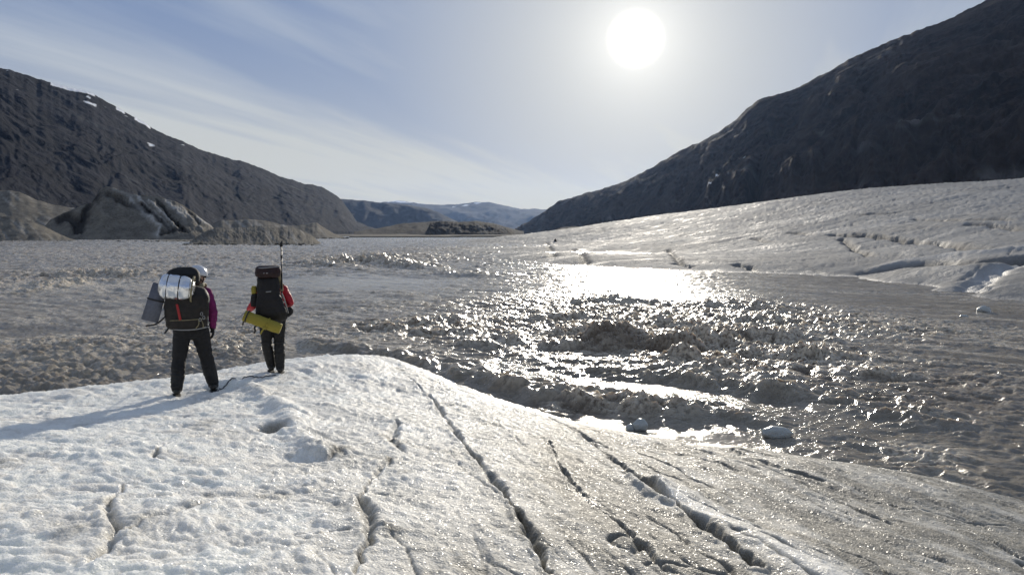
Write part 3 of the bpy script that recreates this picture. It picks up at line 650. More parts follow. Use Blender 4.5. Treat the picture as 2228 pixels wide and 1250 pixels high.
def f_cliff(s, h, t, q):
    py = 522 + (interp(SIL1, q) - 522) * t ** 1.15
    qj = q + 5 * perlin(q * .06, py * .06, 705) + 2 * perlin(q * .2, py * .2, 706); pj = py + 4 * perlin(q * .06 + 5, py * .06, 707) + 1.5 * perlin(q * .2, py * .2 + 4, 708)
    def line(pts, w):
        return np.exp(-(polydist(qj, pj, pts)[0] / w) ** 2)
    v_ = .9 * fbm(s * .05, h * .06, 5, 711, .6) + .35 * ridged((s + .9 * h) * .12, h * .05, 3, 713)
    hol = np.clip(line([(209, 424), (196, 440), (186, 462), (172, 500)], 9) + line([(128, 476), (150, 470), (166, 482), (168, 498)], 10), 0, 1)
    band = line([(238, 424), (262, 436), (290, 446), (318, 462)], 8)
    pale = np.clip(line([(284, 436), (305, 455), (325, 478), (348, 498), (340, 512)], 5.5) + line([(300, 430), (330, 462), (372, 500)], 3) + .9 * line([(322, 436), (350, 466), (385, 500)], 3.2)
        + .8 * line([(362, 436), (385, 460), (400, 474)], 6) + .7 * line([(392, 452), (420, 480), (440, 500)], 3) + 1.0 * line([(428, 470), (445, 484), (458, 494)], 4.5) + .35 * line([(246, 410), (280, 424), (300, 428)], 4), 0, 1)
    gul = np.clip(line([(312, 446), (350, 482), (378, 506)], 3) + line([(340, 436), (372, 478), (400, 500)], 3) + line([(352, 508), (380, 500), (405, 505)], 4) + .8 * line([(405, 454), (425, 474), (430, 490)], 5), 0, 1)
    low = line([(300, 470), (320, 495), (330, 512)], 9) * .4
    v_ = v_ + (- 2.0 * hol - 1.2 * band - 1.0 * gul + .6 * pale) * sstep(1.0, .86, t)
    return v_, {'streak': np.clip(pale * (.65 + .5 * fbm(q * .09, py * .2, 3, 715)), 0, 1), 'dark': np.clip(hol * .85 + band * .6 + gul * .75 + low * .25, 0, 1)}  # dark: shade painted into the hollows, along with dark wet cliff bands
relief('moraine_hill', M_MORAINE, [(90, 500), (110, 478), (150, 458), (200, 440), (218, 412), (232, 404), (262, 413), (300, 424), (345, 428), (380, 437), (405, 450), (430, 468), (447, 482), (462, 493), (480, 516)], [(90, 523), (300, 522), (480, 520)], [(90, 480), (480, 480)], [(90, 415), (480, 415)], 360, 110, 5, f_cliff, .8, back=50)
relief('moraine_hill', M_MORAINE, [(-400, 468), (-150, 462), (0, 470), (40, 474), (70, 480), (100, 494), (130, 510), (168, 524)], [(-400, 525), (168, 526)], [(-400, 370), (168, 370)], [(-400, 325), (168, 325)], 160, 60, 2.2, f_mound(740, .10), .8, back=40)
relief('moraine_hill', M_MORAINE, [(408, 531), (430, 512), (450, 502), (470, 496), (510, 495), (560, 492), (620, 493), (650, 499), (675, 510), (690, 522), (702, 532)], [(408, 533), (500, 534), (600, 536), (702, 534)], [(408, 250), (702, 250)], [(408, 212), (702, 205)], 260, 70, 1.6, f_mound(760, .22), .6, back=25)
relief('moraine_hill', M_MORAINE, [(430, 500), (480, 480), (540, 476), (570, 480), (640, 492), (690, 484), (700, 492), (735, 512), (750, 516)], [(430, 519), (750, 519)], [(430, 620), (750, 620)], [(430, 530), (750, 530)], 160, 40, 4, f_mound(780, .05), .8, back=50)
relief('gravel_bar', M_MORAINE, [(300, 525.5), (360, 521.5), (470, 520.5), (520, 526)], [(300, 526), (520, 527)], [(300, 330), (520, 330)], [(300, 290), (520, 290)], 60, 8, .3, f_gen(690, .05), .1, back=10)

# loose blocks fallen along the feet of the mounds
rng0 = np.random.default_rng(8); bp = []
for (a, b, py, yy, n) in ((-300, 480, 522, 415, 260), (-300, 168, 526, 325, 220), (400, 702, 535, 208, 320), (690, 760, 517, 500, 60), (250, 520, 524, 300, 160)):
    q = rng0.uniform(a, b, n); d_ = yy + rng0.normal(0, .018, n) * yy + rng0.exponential(.01, n) * yy * -1
    xx = (q - CX) / FPX * d_; r_ = rng0.lognormal(-1.35, .55, n).clip(.08, 1.3) * (yy / 300) ** .5
    bp.append(np.stack([xx, d_, r_ * .2, r_], -1))
bp = np.concatenate(bp)
ico = bmesh.new(); bmesh.ops.create_icosphere(ico, subdivisions=1, radius=1); IV = np.array([v.co[:] for v in ico.verts]); IF = np.array([[v.index for v in f.verts] for f in ico.faces]); ico.free()
VV = (bp[:, None, :3] + IV[None] * bp[:, None, 3:] * rng0.uniform(.55, 1.15, (len(bp), len(IV), 1)) * np.array([1.2, 1, .75])).reshape(-1, 3)
FF = (IF[None] + len(IV) * np.arange(len(bp))[:, None, None]).reshape(-1, 3)
me = bpy.data.meshes.new('rubble'); me.from_pydata(VV.tolist(), [], FF.tolist()); me.update(); me.materials.append(M_MORAINE)
ru = bpy.data.objects.new('rubble', me); COL.objects.link(ru); ru['kind'] = 'stuff'; ru['label'] = 'loose grey rubble along the feet of the moraine mounds'

# ------------------------------------------------------------------ haze
HAZE = True
if HAZE:
    bm = bmesh.new(); bmesh.ops.create_cube(bm, size=1)
    me = bpy.data.meshes.new('haze'); 
    for v_ in bm.verts: v_.co = Vector((v_.co.x * 28400, v_.co.y * 28400, (v_.co.z + .5) * 912 - 12))
    bm.to_mesh(me); bm.free()
    hz = bpy.data.objects.new('haze', me); COL.objects.link(hz); hz['kind'] = 'stuff'; hz['label'] = 'thin blue haze filling the valley air'
    m = bpy.data.materials.new('haze'); m.use_nodes = True; m.node_tree.nodes.clear(); gg = NT(m.node_tree)
    vol = gg.n('ShaderNodeVolumePrincipled', ins={'Color': (0.37, 0.57, 1.0, 1), 'Density': 1.45e-5, 'Anisotropy': 0.5})
    oo = gg.n('ShaderNodeOutputMaterial'); m.node_tree.links.new(vol.outputs[0], oo.inputs['Volume'])
    me.materials.append(m)
#OBJECTS_BELOW
# ------------------------------------------------------------------ things
def simple(name, col, rough=0.7, metal=0.0, nscale=0, nd=0.003, var=0.0, sheen=0.0):
    m, g = newmat(name)
    setp(g, Base_Color=col, Roughness=rough, Metallic=metal)
    if sheen: setp(g, Sheen_Weight=sheen)
    if nscale:
        tc = g.n('ShaderNodeTexCoord').outputs['Object']; n = g.noise(tc, nscale, 4, 0.6)
        setp(g, Normal=bump(g, n, nd, .8))
        if var: setp(g, Base_Color=g.mix(g.ramp(n, .3, .7), tuple(c * (1 - var) for c in col), tuple(min(1, c * (1 + var)) for c in col)))
    return m
M_SKIN = simple('skin', (0.45, 0.28, 0.21), 0.5, 0, 60, .001, .1)
M_BLACK = simple('black_fabric', (0.005, 0.005, 0.006), 0.75, 0, 25, .012, .4)
M_GAITER = simple('black_nylon', (0.005, 0.005, 0.005), 0.6, 0, 30, .012, .4)
M_MAGENTA = simple('magenta_fleece', (0.15, 0.007, 0.085), 0.85, 0, 22, .012, .25)
M_RED = simple('red_shell_fabric', (0.42, 0.010, 0.022), 0.6, 0, 18, .015, .25)
M_PACKA = simple('brown_black_pack', (0.012, 0.009, 0.007), 0.7, 0, 14, .014, .5)
M_PACKB = simple('black_pack', (0.006, 0.005, 0.005), 0.7, 0, 14, .014, .4)
M_LIDRED = simple('dark_red_pack_lid', (0.022, 0.007, 0.007), 0.7, 0, 14, .014, .4)
M_STRAP = simple('black_webbing', (0.014, 0.014, 0.016), 0.6)
M_GREYSTRAP = simple('pale_grey_webbing', (0.30, 0.30, 0.29), 0.6)
M_KHAKI = simple('khaki_webbing', (0.22, 0.19, 0.11), 0.7, 0, 40, .004, .2)
M_REDSTRAP = simple('red_webbing', (0.35, 0.02, 0.02), 0.6)
M_YELLOW = simple('yellow_foam', (0.30, 0.25, 0.035), 0.8, 0, 60, .003, .08)
M_GREYFOAM = simple('grey_foam', (0.12, 0.13, 0.16), 0.8, 0, 30, .003, .12)
M_SILVER = simple('crinkled_silver_foil', (0.80, 0.81, 0.83), 0.22, 1.0, 9, .02)
M_HELMET = simple('white_helmet_shell', (0.62, 0.64, 0.68), 0.25)
M_HELMETR = simple('pink_white_helmet_shell', (0.60, 0.36, 0.36), 0.3)
M_HAIR = simple('brown_hair', (0.06, 0.032, 0.018), 0.6, 0, 90, .006, .4)
M_BOOT = simple('dark_leather', (0.020, 0.018, 0.014), 0.55, 0, 40, .004, .4)
M_SOLE = simple('black_rubber', (0.010, 0.010, 0.010), 0.8)
M_METAL = simple('steel', (0.35, 0.35, 0.36), 0.3, 1.0)
M_POLE = simple('dark_pole_coating', (0.02, 0.02, 0.03), 0.4)
M_GREYPOLE = simple('grey_aluminium', (0.35, 0.35, 0.36), 0.4, 0.8)
M_LENS = simple('dark_lens', (0.01, 0.01, 0.012), 0.08)
M_EYE = simple('eye_white', (0.6, 0.58, 0.55), 0.2)
M_ROPE = simple('dark_rope', (0.045, 0.05, 0.06), 0.8, 0, 200, .002, .4)
M_ROCK = simple('dark_boulder', (0.03, 0.03, 0.028), 0.85, 0, 3, .1, .4)

def link(name, me, mat, parent=None, loc=None):
    o = bpy.data.objects.new(name, me); COL.objects.link(o)
    if mat: me.materials.append(mat)
    if parent: o.parent = parent
    if loc is not None: o.location = loc
    return o
def from_bm(name, bm, mat, parent=None, smooth=True):
    me = bpy.data.meshes.new(name); bmesh.ops.recalc_face_normals(bm, faces=bm.faces); bm.to_mesh(me); bm.free()
    for p in me.polygons: p.use_smooth = smooth
    return link(name, me, mat, parent)
def V(*a): return Vector(a)
def ball(bm, c, r, seg=14):
    r = (r, r, r) if isinstance(r, (int, float)) else r
    q = bmesh.ops.create_uvsphere(bm, u_segments=seg, v_segments=max(6, seg // 2 + 2), radius=1)
    for v in q['verts']: v.co = Vector((v.co.x * r[0], v.co.y * r[1], v.co.z * r[2])) + Vector(c)
    return q['verts']
def capsule(bm, a, ra, b, rb, seg=14):
    a = Vector(a); b = Vector(b); d = b - a
    if d.length > 1e-5:
        q = bmesh.ops.create_cone(bm, cap_ends=True, segments=seg, radius1=ra, radius2=rb, depth=d.length)
        m = Matrix.Translation((a + b) / 2) @ d.to_track_quat('Z', 'Y').to_matrix().to_4x4()
        bmesh.ops.transform(bm, matrix=m, verts=q['verts'])
    ball(bm, a, ra, seg); ball(bm, b, rb, seg)
def chain(bm, pts):
    for (a, ra), (b, rb) in zip(pts[:-1], pts[1:]): capsule(bm, a, ra, b, rb)
def remesh(name, bm, mat, vox, parent=None, smooth=3, wr=0.0, seed=0, fr=9.0):
    me = bpy.data.meshes.new(name); bm.to_mesh(me); bm.free()
    t = bpy.data.objects.new('tmp', me); COL.objects.link(t)
    md = t.modifiers.new('r', 'REMESH'); md.mode = 'VOXEL'; md.voxel_size = vox
    if smooth:
        ms = t.modifiers.new('s', 'SMOOTH'); ms.iterations = smooth; ms.factor = .5
    dg = bpy.context.evaluated_depsgraph_get(); dg.update()
    me2 = bpy.data.meshes.new_from_object(t.evaluated_get(dg)); bpy.data.objects.remove(t); bpy.data.meshes.remove(me)
    me2.name = name
    if wr:
        n = len(me2.vertices); co = np.empty(n * 3, np.float32); no = np.empty(n * 3, np.float32)
        me2.vertices.foreach_get('co', co); me2.vertex_normals.foreach_get('vector', no)
        co = co.reshape(-1, 3); no = no.reshape(-1, 3)
        k = ridged((co[:, 0] + co[:, 1]) * fr * .6, co[:, 2] * fr, 3, seed) - .3
        co = co + no * (k * wr)[:, None]; me2.vertices.foreach_set('co', co.astype(np.float32).reshape(-1)); me2.update()
    for p in me2.polygons: p.use_smooth = True
    me2.materials.clear()
    return link(name, me2, mat, parent)
def tube(bm, pts, r, flat=1.0, seg=8, closed=False):
    pts = [Vector(p) for p in pts]; n = len(pts); rings = []
    up0 = Vector((0, 0, 1))
    for i, p in enumerate(pts):
        a = pts[(i - 1) % n] if (i or closed) else pts[0]; b = pts[(i + 1) % n] if (i < n - 1 or closed) else pts[-1]
        t = (b - a).normalized(); s_ = t.cross(Vector((0, 1, 0)))
        if s_.length < .2: s_ = t.cross(up0)
        s_.normalize(); u_ = s_.cross(t)
        rings.append([bm.verts.new(p + s_ * math.cos(k * 2 * math.pi / seg) * r + u_ * math.sin(k * 2 * math.pi / seg) * r * flat) for k in range(seg)])
    m = n if closed else n - 1
    for i in range(m):
        A, B = rings[i], rings[(i + 1) % n]
        for k in range(seg): bm.faces.new((A[k], A[(k + 1) % seg], B[(k + 1) % seg], B[k]))
    if not closed:
        bm.faces.new(rings[0][::-1]); bm.faces.new(rings[-1])
def smoothline(pts, n=6):
    P_ = [Vector(p) for p in pts]; P_ = [P_[0] * 2 - P_[1]] + P_ + [P_[-1] * 2 - P_[-2]]; out = []
    for i in range(1, len(P_) - 2):
        p0, p1, p2, p3 = P_[i - 1:i + 3]
        for k in range(n):
            t = k / n; out.append(.5 * ((2 * p1) + (p2 - p0) * t + (2 * p0 - 5 * p1 + 4 * p2 - p3) * t * t + (3 * p1 - 3 * p2 + p3 - p0) * t ** 3))
    out.append(P_[-2]); return out
def strap(name, pts, r, mat, parent, flat=.4, sm=True, closed=False):
    bm = bmesh.new(); tube(bm, smoothline(pts) if sm else pts, r, flat, closed=closed); return from_bm(name, bm, mat, parent)
def loft(name, secs, mat, parent, seg=28, power=3.2, wr=.01, seed=0):
    """rounded-box bag: secs = (z, cx, cy, rx, ry)"""
    bm = bmesh.new(); zz = [s_[0] for s_ in secs]; zs = np.linspace(zz[0], zz[-1], max(14, int((zz[-1] - zz[0]) / .025)))
    rings = []
    AA, ZZ = np.meshgrid(2 * np.pi * np.arange(seg) / seg, zs)
    WW = wr * fbm(AA * 1.9 + seed, ZZ * 11.0, 3, seed) + wr * .6 * ridged(ZZ * 9 + seed, AA * .8, 2, seed + 3)
    for i, z in enumerate(zs):
        c = [np.interp(z, zz, [s_[k] for s_ in secs]) for k in (1, 2, 3, 4)]
        ends = min((z - zs[0]), (zs[-1] - z)) / .05; e = math.sqrt(max(0.0, 1 - (1 - min(1, ends)) ** 2)) * .22 + .78
        ring = []
        for k in range(seg):
            a = 2 * math.pi * k / seg; ca_, sa_ = math.cos(a), math.sin(a)
            x = math.copysign(abs(ca_) ** (2 / power), ca_) * c[2] * e; y = math.copysign(abs(sa_) ** (2 / power), sa_) * c[3] * e
            w = float(WW[i, k])
            ring.append(bm.verts.new((c[0] + x * (1 + w / max(c[2], .05)), c[1] + y * (1 + w / max(c[3], .05)), z)))
        rings.append(ring)
    for A, B in zip(rings[:-1], rings[1:]):
        for k in range(seg): bm.faces.new((A[k], A[(k + 1) % seg], B[(k + 1) % seg], B[k]))
    bm.faces.new(rings[0][::-1]); bm.faces.new(rings[-1])
    return from_bm(name, bm, mat, parent)
def hand(bm, wrist, d, palmn, thumb, curl=.5, s=1.0, extra=0.0):
    """palm, four unequal bent fingers and a thumb from the side of the palm"""
    w = Vector(wrist); d = Vector(d).normalized(); n = Vector(palmn).normalized(); side = Vector(thumb).normalized()
    base = w + d * .085 * s
    for k, off in enumerate((-.028, -.009, .010, .028)): capsule(bm, w + side * off * .6, (.020 + extra) * s, base + side * off, (.013 + extra) * s, 10)
    for off, L in ((.028, .070), (.010, .079), (-.009, .074), (-.028, .058)):
        p = base + side * off; dirv_ = d.copy(); r = .0090 + extra
        for j, f in enumerate((.45, .30, .25)):
            a = curl * (.5 + .45 * j); dirv_ = (d * math.cos(a) + n * math.sin(a)).normalized()
            q = p + dirv_ * L * f * s; capsule(bm, p, r * s, q, (r - .0008) * s, 10); p = q; r -= .0008
    t0 = w + d * .03 * s + side * .026; t1 = t0 + (d * .6 + side * .7 + n * .3).normalized() * .038 * s; t2 = t1 + (d * .85 + side * .15 + n * .4).normalized() * .030 * s
    capsule(bm, t0, (.013 + extra) * s, t1, (.011 + extra) * s, 10); capsule(bm, t1, (.011 + extra) * s, t2, (.009 + extra) * s, 10)
def head(bm, c, yaw, pitch=0.0):
    M_ = Matrix.Translation(c) @ Euler((pitch, 0, yaw)).to_matrix().to_4x4(); n0 = len(bm.verts)
    vs = []
    vs += ball(bm, (0, -.012, .02), (.076, .096, .098)); vs += ball(bm, (0, .030, -.045), (.056, .058, .062))
    vs += ball(bm, (0, .070, -.082), (.024, .020, .018), 10); vs += ball(bm, (0, .088, -.052), (.024, .012, .010), 10)
    vs += ball(bm, (0, .103, -.018), (.014, .017, .015), 10); vs += ball(bm, (0, .094, .004), (.009, .014, .026), 10)
    for s_ in (-1, 1):
        vs += ball(bm, (.078 * s_, -.008, -.008), (.010, .018, .030), 10); vs += ball(bm, (.030 * s_, .078, .026), (.026, .012, .010), 10)
        vs += ball(bm, (.040 * s_, .060, -.022), (.022, .022, .022), 10)
    for v in vs: v.co = M_ @ v.co
    return M_

def make_person(name, base, J, voxel=.009):
    """J: joints in local metres. One continuous skin surface; clothes are children."""
    bm = bmesh.new()
    pv = V(*J['pelvis']); ch = V(*J['chest']); nk = V(*J['neck'])
    ball(bm, pv, (.145, .10, .12)); capsule(bm, pv, .105, (pv + ch) / 2, .105); ball(bm, ch, (.155, .105, .15)); ball(bm, (pv + ch) / 2, (.125, .09, .14))
    capsule(bm, ch + V(0, 0, .08), .06, nk, .048); capsule(bm, nk, .048, V(*J['head']) + V(0, 0, -.05), .048)
    for s_ in ('L', 'R'):
        h, k, a, t = [V(*J[x + s_]) for x in ('hip', 'knee', 'ankle', 'toe')]
        chain(bm, [(h, .085), (h.lerp(k, .5), .07), (k, .052), (k.lerp(a, .35), .053), (a, .036), (t, .03)])
        capsule(bm, a + V(0, -.04, -.03), .032, t, .028)
        sh, e, w = [V(*J[x + s_]) for x in ('shoulder', 'elbow', 'wrist')]
        capsule(bm, ch + V(0, 0, .09), .06, sh, .052); chain(bm, [(sh, .052), (e, .038), (e.lerp(w, .3), .038), (w, .026)])
        hd = J['hand' + s_]; hand(bm, w, hd[0], hd[1], hd[2], hd[3])
    M_ = head(bm, V(*J['head']), J['yaw'], J.get('pitch', 0))
    o = remesh(name, bm, M_SKIN, voxel, None, 2); o.location = base
    for s_ in (-1, 1):
        b = bmesh.new(); ball(b, (.030 * s_, .074, .010), (.013, .012, .010), 12)
        for v in b.verts: v.co = M_ @ v.co
        from_bm('eye', b, M_EYE, o)
    return o, M_
def garment_top(J, mat, parent, fat=.02, name='jacket', wr=.010, seed=1):
    bm = bmesh.new(); pv = V(*J['pelvis']); ch = V(*J['chest']); nk = V(*J['neck'])
    ball(bm, pv + V(0, 0, .03), (.16 + fat, .115 + fat, .14)); capsule(bm, pv, .12 + fat, (pv + ch) / 2, .12 + fat); ball(bm, ch, (.17 + fat, .12 + fat, .16)); ball(bm, (pv + ch) / 2, (.14 + fat, .105 + fat, .16))
    capsule(bm, ch + V(0, 0, .08), .075 + fat * .5, nk + V(0, 0, -.02), .062)
    for s_ in ('L', 'R'):
        sh, e, w = [V(*J[x + s_]) for x in ('shoulder', 'elbow', 'wrist')]
        capsule(bm, ch + V(0, 0, .09), .07 + fat * .5, sh, .062 + fat * .5)
        chain(bm, [(sh, .060 + fat * .6), (sh.lerp(e, .5), .056 + fat * .6), (e, .050 + fat * .6), (e.lerp(w, .4), .048 + fat * .6), (w, .036 + fat * .5)])
    return remesh(name, bm, mat, .012, parent, 2, wr, seed)
def trousers(J, mat, parent, fat=.02, seed=3, wr=.012, flare=0.0):
    bm = bmesh.new(); pv = V(*J['pelvis'])
    ball(bm, pv, (.165 + fat, .125 + fat, .13)); ball(bm, pv + V(0, -.03, -.06), (.165 + fat, .115 + fat, .10))
    for s_ in ('L', 'R'):
        h, k, a = [V(*J[x + s_]) for x in ('hip', 'knee', 'ankle')]
        chain(bm, [(h, .105 + fat), (h.lerp(k, .5), .084 + fat), (k, .066 + fat), (k.lerp(a, .3), .066 + fat), (k.lerp(a, .8), .054 + fat + flare), (a + V(0, 0, .03), .052 + fat + flare)])
    return remesh('trousers', bm, mat, .012, parent, 2, wr, seed, 12)
def boot(J, s_, parent):
    a, t = V(*J['ankle' + s_]), V(*J['toe' + s_]); bm = bmesh.new()
    capsule(bm, a + V(0, 0, .10), .058, a, .058); heel = a + V(0, -.05, -.035); d = (t - a); d.z = 0
    capsule(bm, heel, .045, t, .042); capsule(bm, a + V(0, 0, -.01), .055, a.lerp(t, .6), .045)
    o = remesh('boot', bm, M_BOOT, .009, parent, 2, .002, 5)
    b2 = bmesh.new(); zb = min(a.z, t.z) - .085 + .008
    dn = d.normalized(); sd_ = V(dn.y, -dn.x, 0); L = d.length; pr = [(-.105, .030), (-.085, .043), (0, .044), (L * .6, .050), (L + .02, .046), (L + .047, .028)]
    top, bot = [], []
    for sgn in (1, -1):
        for (l, w) in (pr if sgn == 1 else pr[::-1]):
            p = V(a.x, a.y, 0) + dn * l + sd_ * w * sgn; top.append(b2.verts.new((p.x, p.y, zb + .030))); bot.append(b2.verts.new((p.x, p.y, zb)))
    n = len(top); b2.faces.new(top); b2.faces.new(bot[::-1])
    for i in range(n): b2.faces.new((top[i], bot[i], bot[(i + 1) % n], top[(i + 1) % n]))
    from_bm('sole', b2, M_SOLE, o, False)
    return o
def helmet(M_, mat, parent):
    bm = bmesh.new(); q = bmesh.ops.create_uvsphere(bm, u_segments=32, v_segments=18, radius=1)
    bmesh.ops.delete(bm, geom=[v for v in bm.verts if v.co.z < -.18 + .12 * (v.co.y < 0) * 0 - .0], context='VERTS')
    for v in bm.verts:
        a = math.atan2(v.co.y, v.co.x); rg = 1 + .025 * max(0, v.co.z) * math.cos(a * 6) * (1 - v.co.z ** 4)
        v.co = Vector((v.co.x * .105 * rg, v.co.y * .128 * rg - .008, v.co.z * .112 * rg + .040))
    bmesh.ops.solidify(bm, geom=bm.faces[:], thickness=-.012)
    for v in bm.verts: v.co = M_ @ v.co
    o = from_bm('helmet', bm, mat, parent)
    b2 = bmesh.new()
    for s_ in (-1, 1):
        tube(b2, [M_ @ V(.092 * s_, .03, .03), M_ @ V(.082 * s_, .025, -.05), M_ @ V(.03 * s_, .045, -.115)], .007, .4)
        tube(b2, [M_ @ V(.090 * s_, -.06, .02), M_ @ V(.084 * s_, -.01, -.04), M_ @ V(.082 * s_, .022, -.052)], .007, .4)
    tube(b2, [M_ @ V(-.03, .045, -.115), M_ @ V(.03, .045, -.115)], .007, .5)
    from_bm('chin_strap', b2, M_STRAP, o); return o
def spiral_roll(name, L, r0, r1, turns, th, mat, parent=None, irr=.004):
    bm = bmesh.new(); n = int(turns * 26); prof = []
    for i in range(n + 1):
        a = 2 * math.pi * turns * i / n; r = r0 + (r1 - r0) * i / n; prof.append((r * math.cos(a), r * math.sin(a), (r - th) * math.cos(a), (r - th) * math.sin(a)))
    xs = np.linspace(-L / 2, L / 2, 12); rows_ = []
    for j, x in enumerate(xs):
        row = []
        for i, (a, b, c, d) in enumerate(prof):
            w = 1 + irr * float(perlin(np.array([x * 9.0]), np.array([i * .09]), 9)[0]) / r1 * 3
            row.append((bm.verts.new((x, a * w, b * w)), bm.verts.new((x, c * w, d * w))))
        rows_.append(row)
    for A, B in zip(rows_[:-1], rows_[1:]):
        for i in range(n):
            bm.faces.new((A[i][0], A[i + 1][0], B[i + 1][0], B[i][0])); bm.faces.new((A[i][1], B[i][1], B[i + 1][1], A[i + 1][1]))
        bm.faces.new((A[0][0], B[0][0], B[0][1], A[0][1])); bm.faces.new((A[n][0], A[n][1], B[n][1], B[n][0]))
    for A in (rows_[0], rows_[-1]):
        for i in range(n): bm.faces.new((A[i][0], A[i][1], A[i + 1][1], A[i + 1][0]))
    return from_bm(name, bm, mat, parent)
def ring_pts(c, r, axis='x', n=20, ry=1.0):
    return [V(c[0], c[1] + r * math.cos(k * 2 * math.pi / n) * ry, c[2] + r * math.sin(k * 2 * math.pi / n)) for k in range(n)]

# ---- left walker
def stand(px, py, zg):
    x, y, _ = W(px, py, zg)
    for _i in range(8):
        zz = ground(float(x), float(y)); x, y, _ = W(px, py, zz * .5 + zg * .5); zg = zz * .5 + zg * .5
    return Vector((float(x), float(y), ground(float(x), float(y))))
BA = stand(420, 856, 1.02)
YAW_A, YAW_B = math.atan2(694, 1650), math.atan2(517, 1650)
def gz(bx, dx, dy):
    yw = YAW_A if bx is BA else YAW_B
    return ground(bx.x + dx * math.cos(yw) - dy * math.sin(yw), bx.y + dx * math.sin(yw) + dy * math.cos(yw)) - bx.z
def turn(B, yaw, objs):
    for o in objs:
        rz_ = Matrix.Rotation(yaw, 3, 'Z'); m = rz_ @ o.rotation_euler.to_matrix()
        o.location = B + rz_ @ (o.location - B); o.rotation_euler = m.to_euler()
footL = (-.20, -.02); footR = (.26, .16)
zl, zr = gz(BA, *footL) , gz(BA, *footR)
JA = dict(pelvis=(0.0, 0, .93), chest=(.055, 0, 1.24), neck=(.08, .02, 1.46), head=(.105, .04, 1.60), yaw=R(-52), pitch=R(-6),
    hipL=(-.10, 0, .89), hipR=(.10, 0, .89), kneeL=(-.165, .03, .48), kneeR=(.185, .07, .48), ankleL=(footL[0], footL[1], .10 + zl), ankleR=(footR[0], footR[1], .10 + zr), toeL=(-.215, .13, .055 + zl), toeR=(.30, .30, .055 + zr),
    shoulderL=(-.10, .02, 1.39), shoulderR=(.215, .0, 1.39), elbowL=(-.20, .14, 1.14), elbowR=(.285, -.02, 1.12), wristL=(-.08, .34, 1.14), wristR=(.275, .04, .90),
    handL=((.6, .8, 0), (0, 0, -1), (.3, .2, .9), .9), handR=((.05, .15, -1), (-1, .1, 0), (0, 1, .1), .5))
PA, HA = make_person('person', BA, JA)
lab(PA, 'walker in magenta jacket and white helmet, legs apart, carrying pack with silver roll', 'person')
trousers(JA, M_BLACK, PA, .022)
garment_top(JA, M_MAGENTA, PA, .016)
for s_ in 'LR': boot(JA, s_, PA)
for s_ in 'LR':
    bm = bmesh.new(); hd = JA['hand' + s_]; hand(bm, JA['wrist' + s_], hd[0], hd[1], hd[2], hd[3], 1.0, .006); w_ = V(*JA['wrist' + s_]); capsule(bm, w_, .042, w_ - V(*hd[0]).normalized() * .05, .046)
    remesh('glove', bm, M_BLACK, .006, PA, 1)
for s_ in 'LR':      # gaiters
    a = V(*JA['ankle' + s_]); k = V(*JA['knee' + s_]); bm = bmesh.new(); chain(bm, [(a.lerp(k, .75), .086), (a.lerp(k, .45), .088), (a + V(0, 0, .03), .076), (a + V(0, .04, -.01), .066)])
    remesh('gaiter', bm, M_GAITER, .011, PA, 2, .014, 7, 16)
helmet(HA, M_HELMET, PA)
bm = bmesh.new()
for c_, r_ in (((0, -.035, .0), (.084, .088, .085)), ((0, -.075, -.06), (.06, .045, .07)), ((.05, -.05, -.05), (.035, .05, .07)), ((-.05, -.05, -.05), (.035, .05, .07)), ((0, -.09, -.13), (.035, .03, .07))):
    vs = ball(bm, c_, r_)
    for v in vs: v.co = HA @ v.co
remesh('hair', bm, M_HAIR, .010, PA, 1, .006, 11, 40)
bm = bmesh.new()
for s_ in (-1, 1):
    vs = ball(bm, (.034 * s_, .090, .010), (.028, .010, .019), 12)
    for v in vs: v.co = HA @ v.co
    tube(bm, [HA @ V(.058 * s_, .084, .014), HA @ V(.082 * s_, .0, .012)], .004)
tube(bm, [HA @ V(-.012, .102, .014), HA @ V(.012, .102, .014)], .004)
from_bm('sunglasses', bm, M_LENS, PA)
strap('hip_belt', [V(0 + .215 * math.cos(t), .17 * math.sin(t), .985 + .01 * math.sin(t)) for t in np.linspace(0, 2 * math.pi, 28, endpoint=False)], .030, M_BLACK, PA, .3, False, True)
strap('belt_piping', [V(0 + .232 * math.cos(t), .182 * math.sin(t), .905 + .018 * abs(math.cos(t))) for t in np.linspace(0, 2 * math.pi, 32, endpoint=False)], .007, M_GREYSTRAP, PA, 1, False, True)

def group_empty(name, loc):
    o = bpy.data.objects.new(name, None); COL.objects.link(o); o.location = loc; return o
PK = group_empty('backpack', BA); lab(PK, 'low wide dark brown backpack worn by the walker in magenta', 'backpack')
loft('pack_body', [(.93, -.055, -.27, .235, .11), (1.0, -.05, -.28, .25, .13), (1.2, -.045, -.30, .27, .15), (1.38, -.035, -.29, .265, .15), (1.47, -.04, -.27, .22, .12), (1.50, -.04, -.26, .16, .09)], M_PACKA, PK, seed=2, wr=.016)
loft('lid', [(1.50, -.07, -.22, .17, .13), (1.58, -.085, -.22, .20, .15), (1.66, -.08, -.21, .20, .14), (1.72, -.06, -.20, .165, .10), (1.75, -.05, -.20, .11, .06)], M_BLACK, PK, seed=5, wr=.024, power=2.4)
strap('shoulder_strap', [(.12, -.17, 1.48), (.17, -.10, 1.50), (.19, 0, 1.49), (.18, .12, 1.42), (.15, .18, 1.25)], .030, M_KHAKI, PK, .3)
strap('shoulder_strap', [(-.05, -.17, 1.48), (-.09, -.10, 1.50), (-.10, 0, 1.49), (-.09, .12, 1.42), (-.07, .18, 1.25)], .030, M_KHAKI, PK, .3)
strap('compression_strap', [(.20, -.38, 1.40), (.225, -.30, 1.37), (.235, -.20, 1.30), (.22, -.15, 1.24)], .011, M_GREYSTRAP, PK)
strap('red_strap', [(-.16, -.452, 1.28), (-.145, -.458, 1.20), (-.125, -.44, 1.07)], .016, M_REDSTRAP, PK, .3)
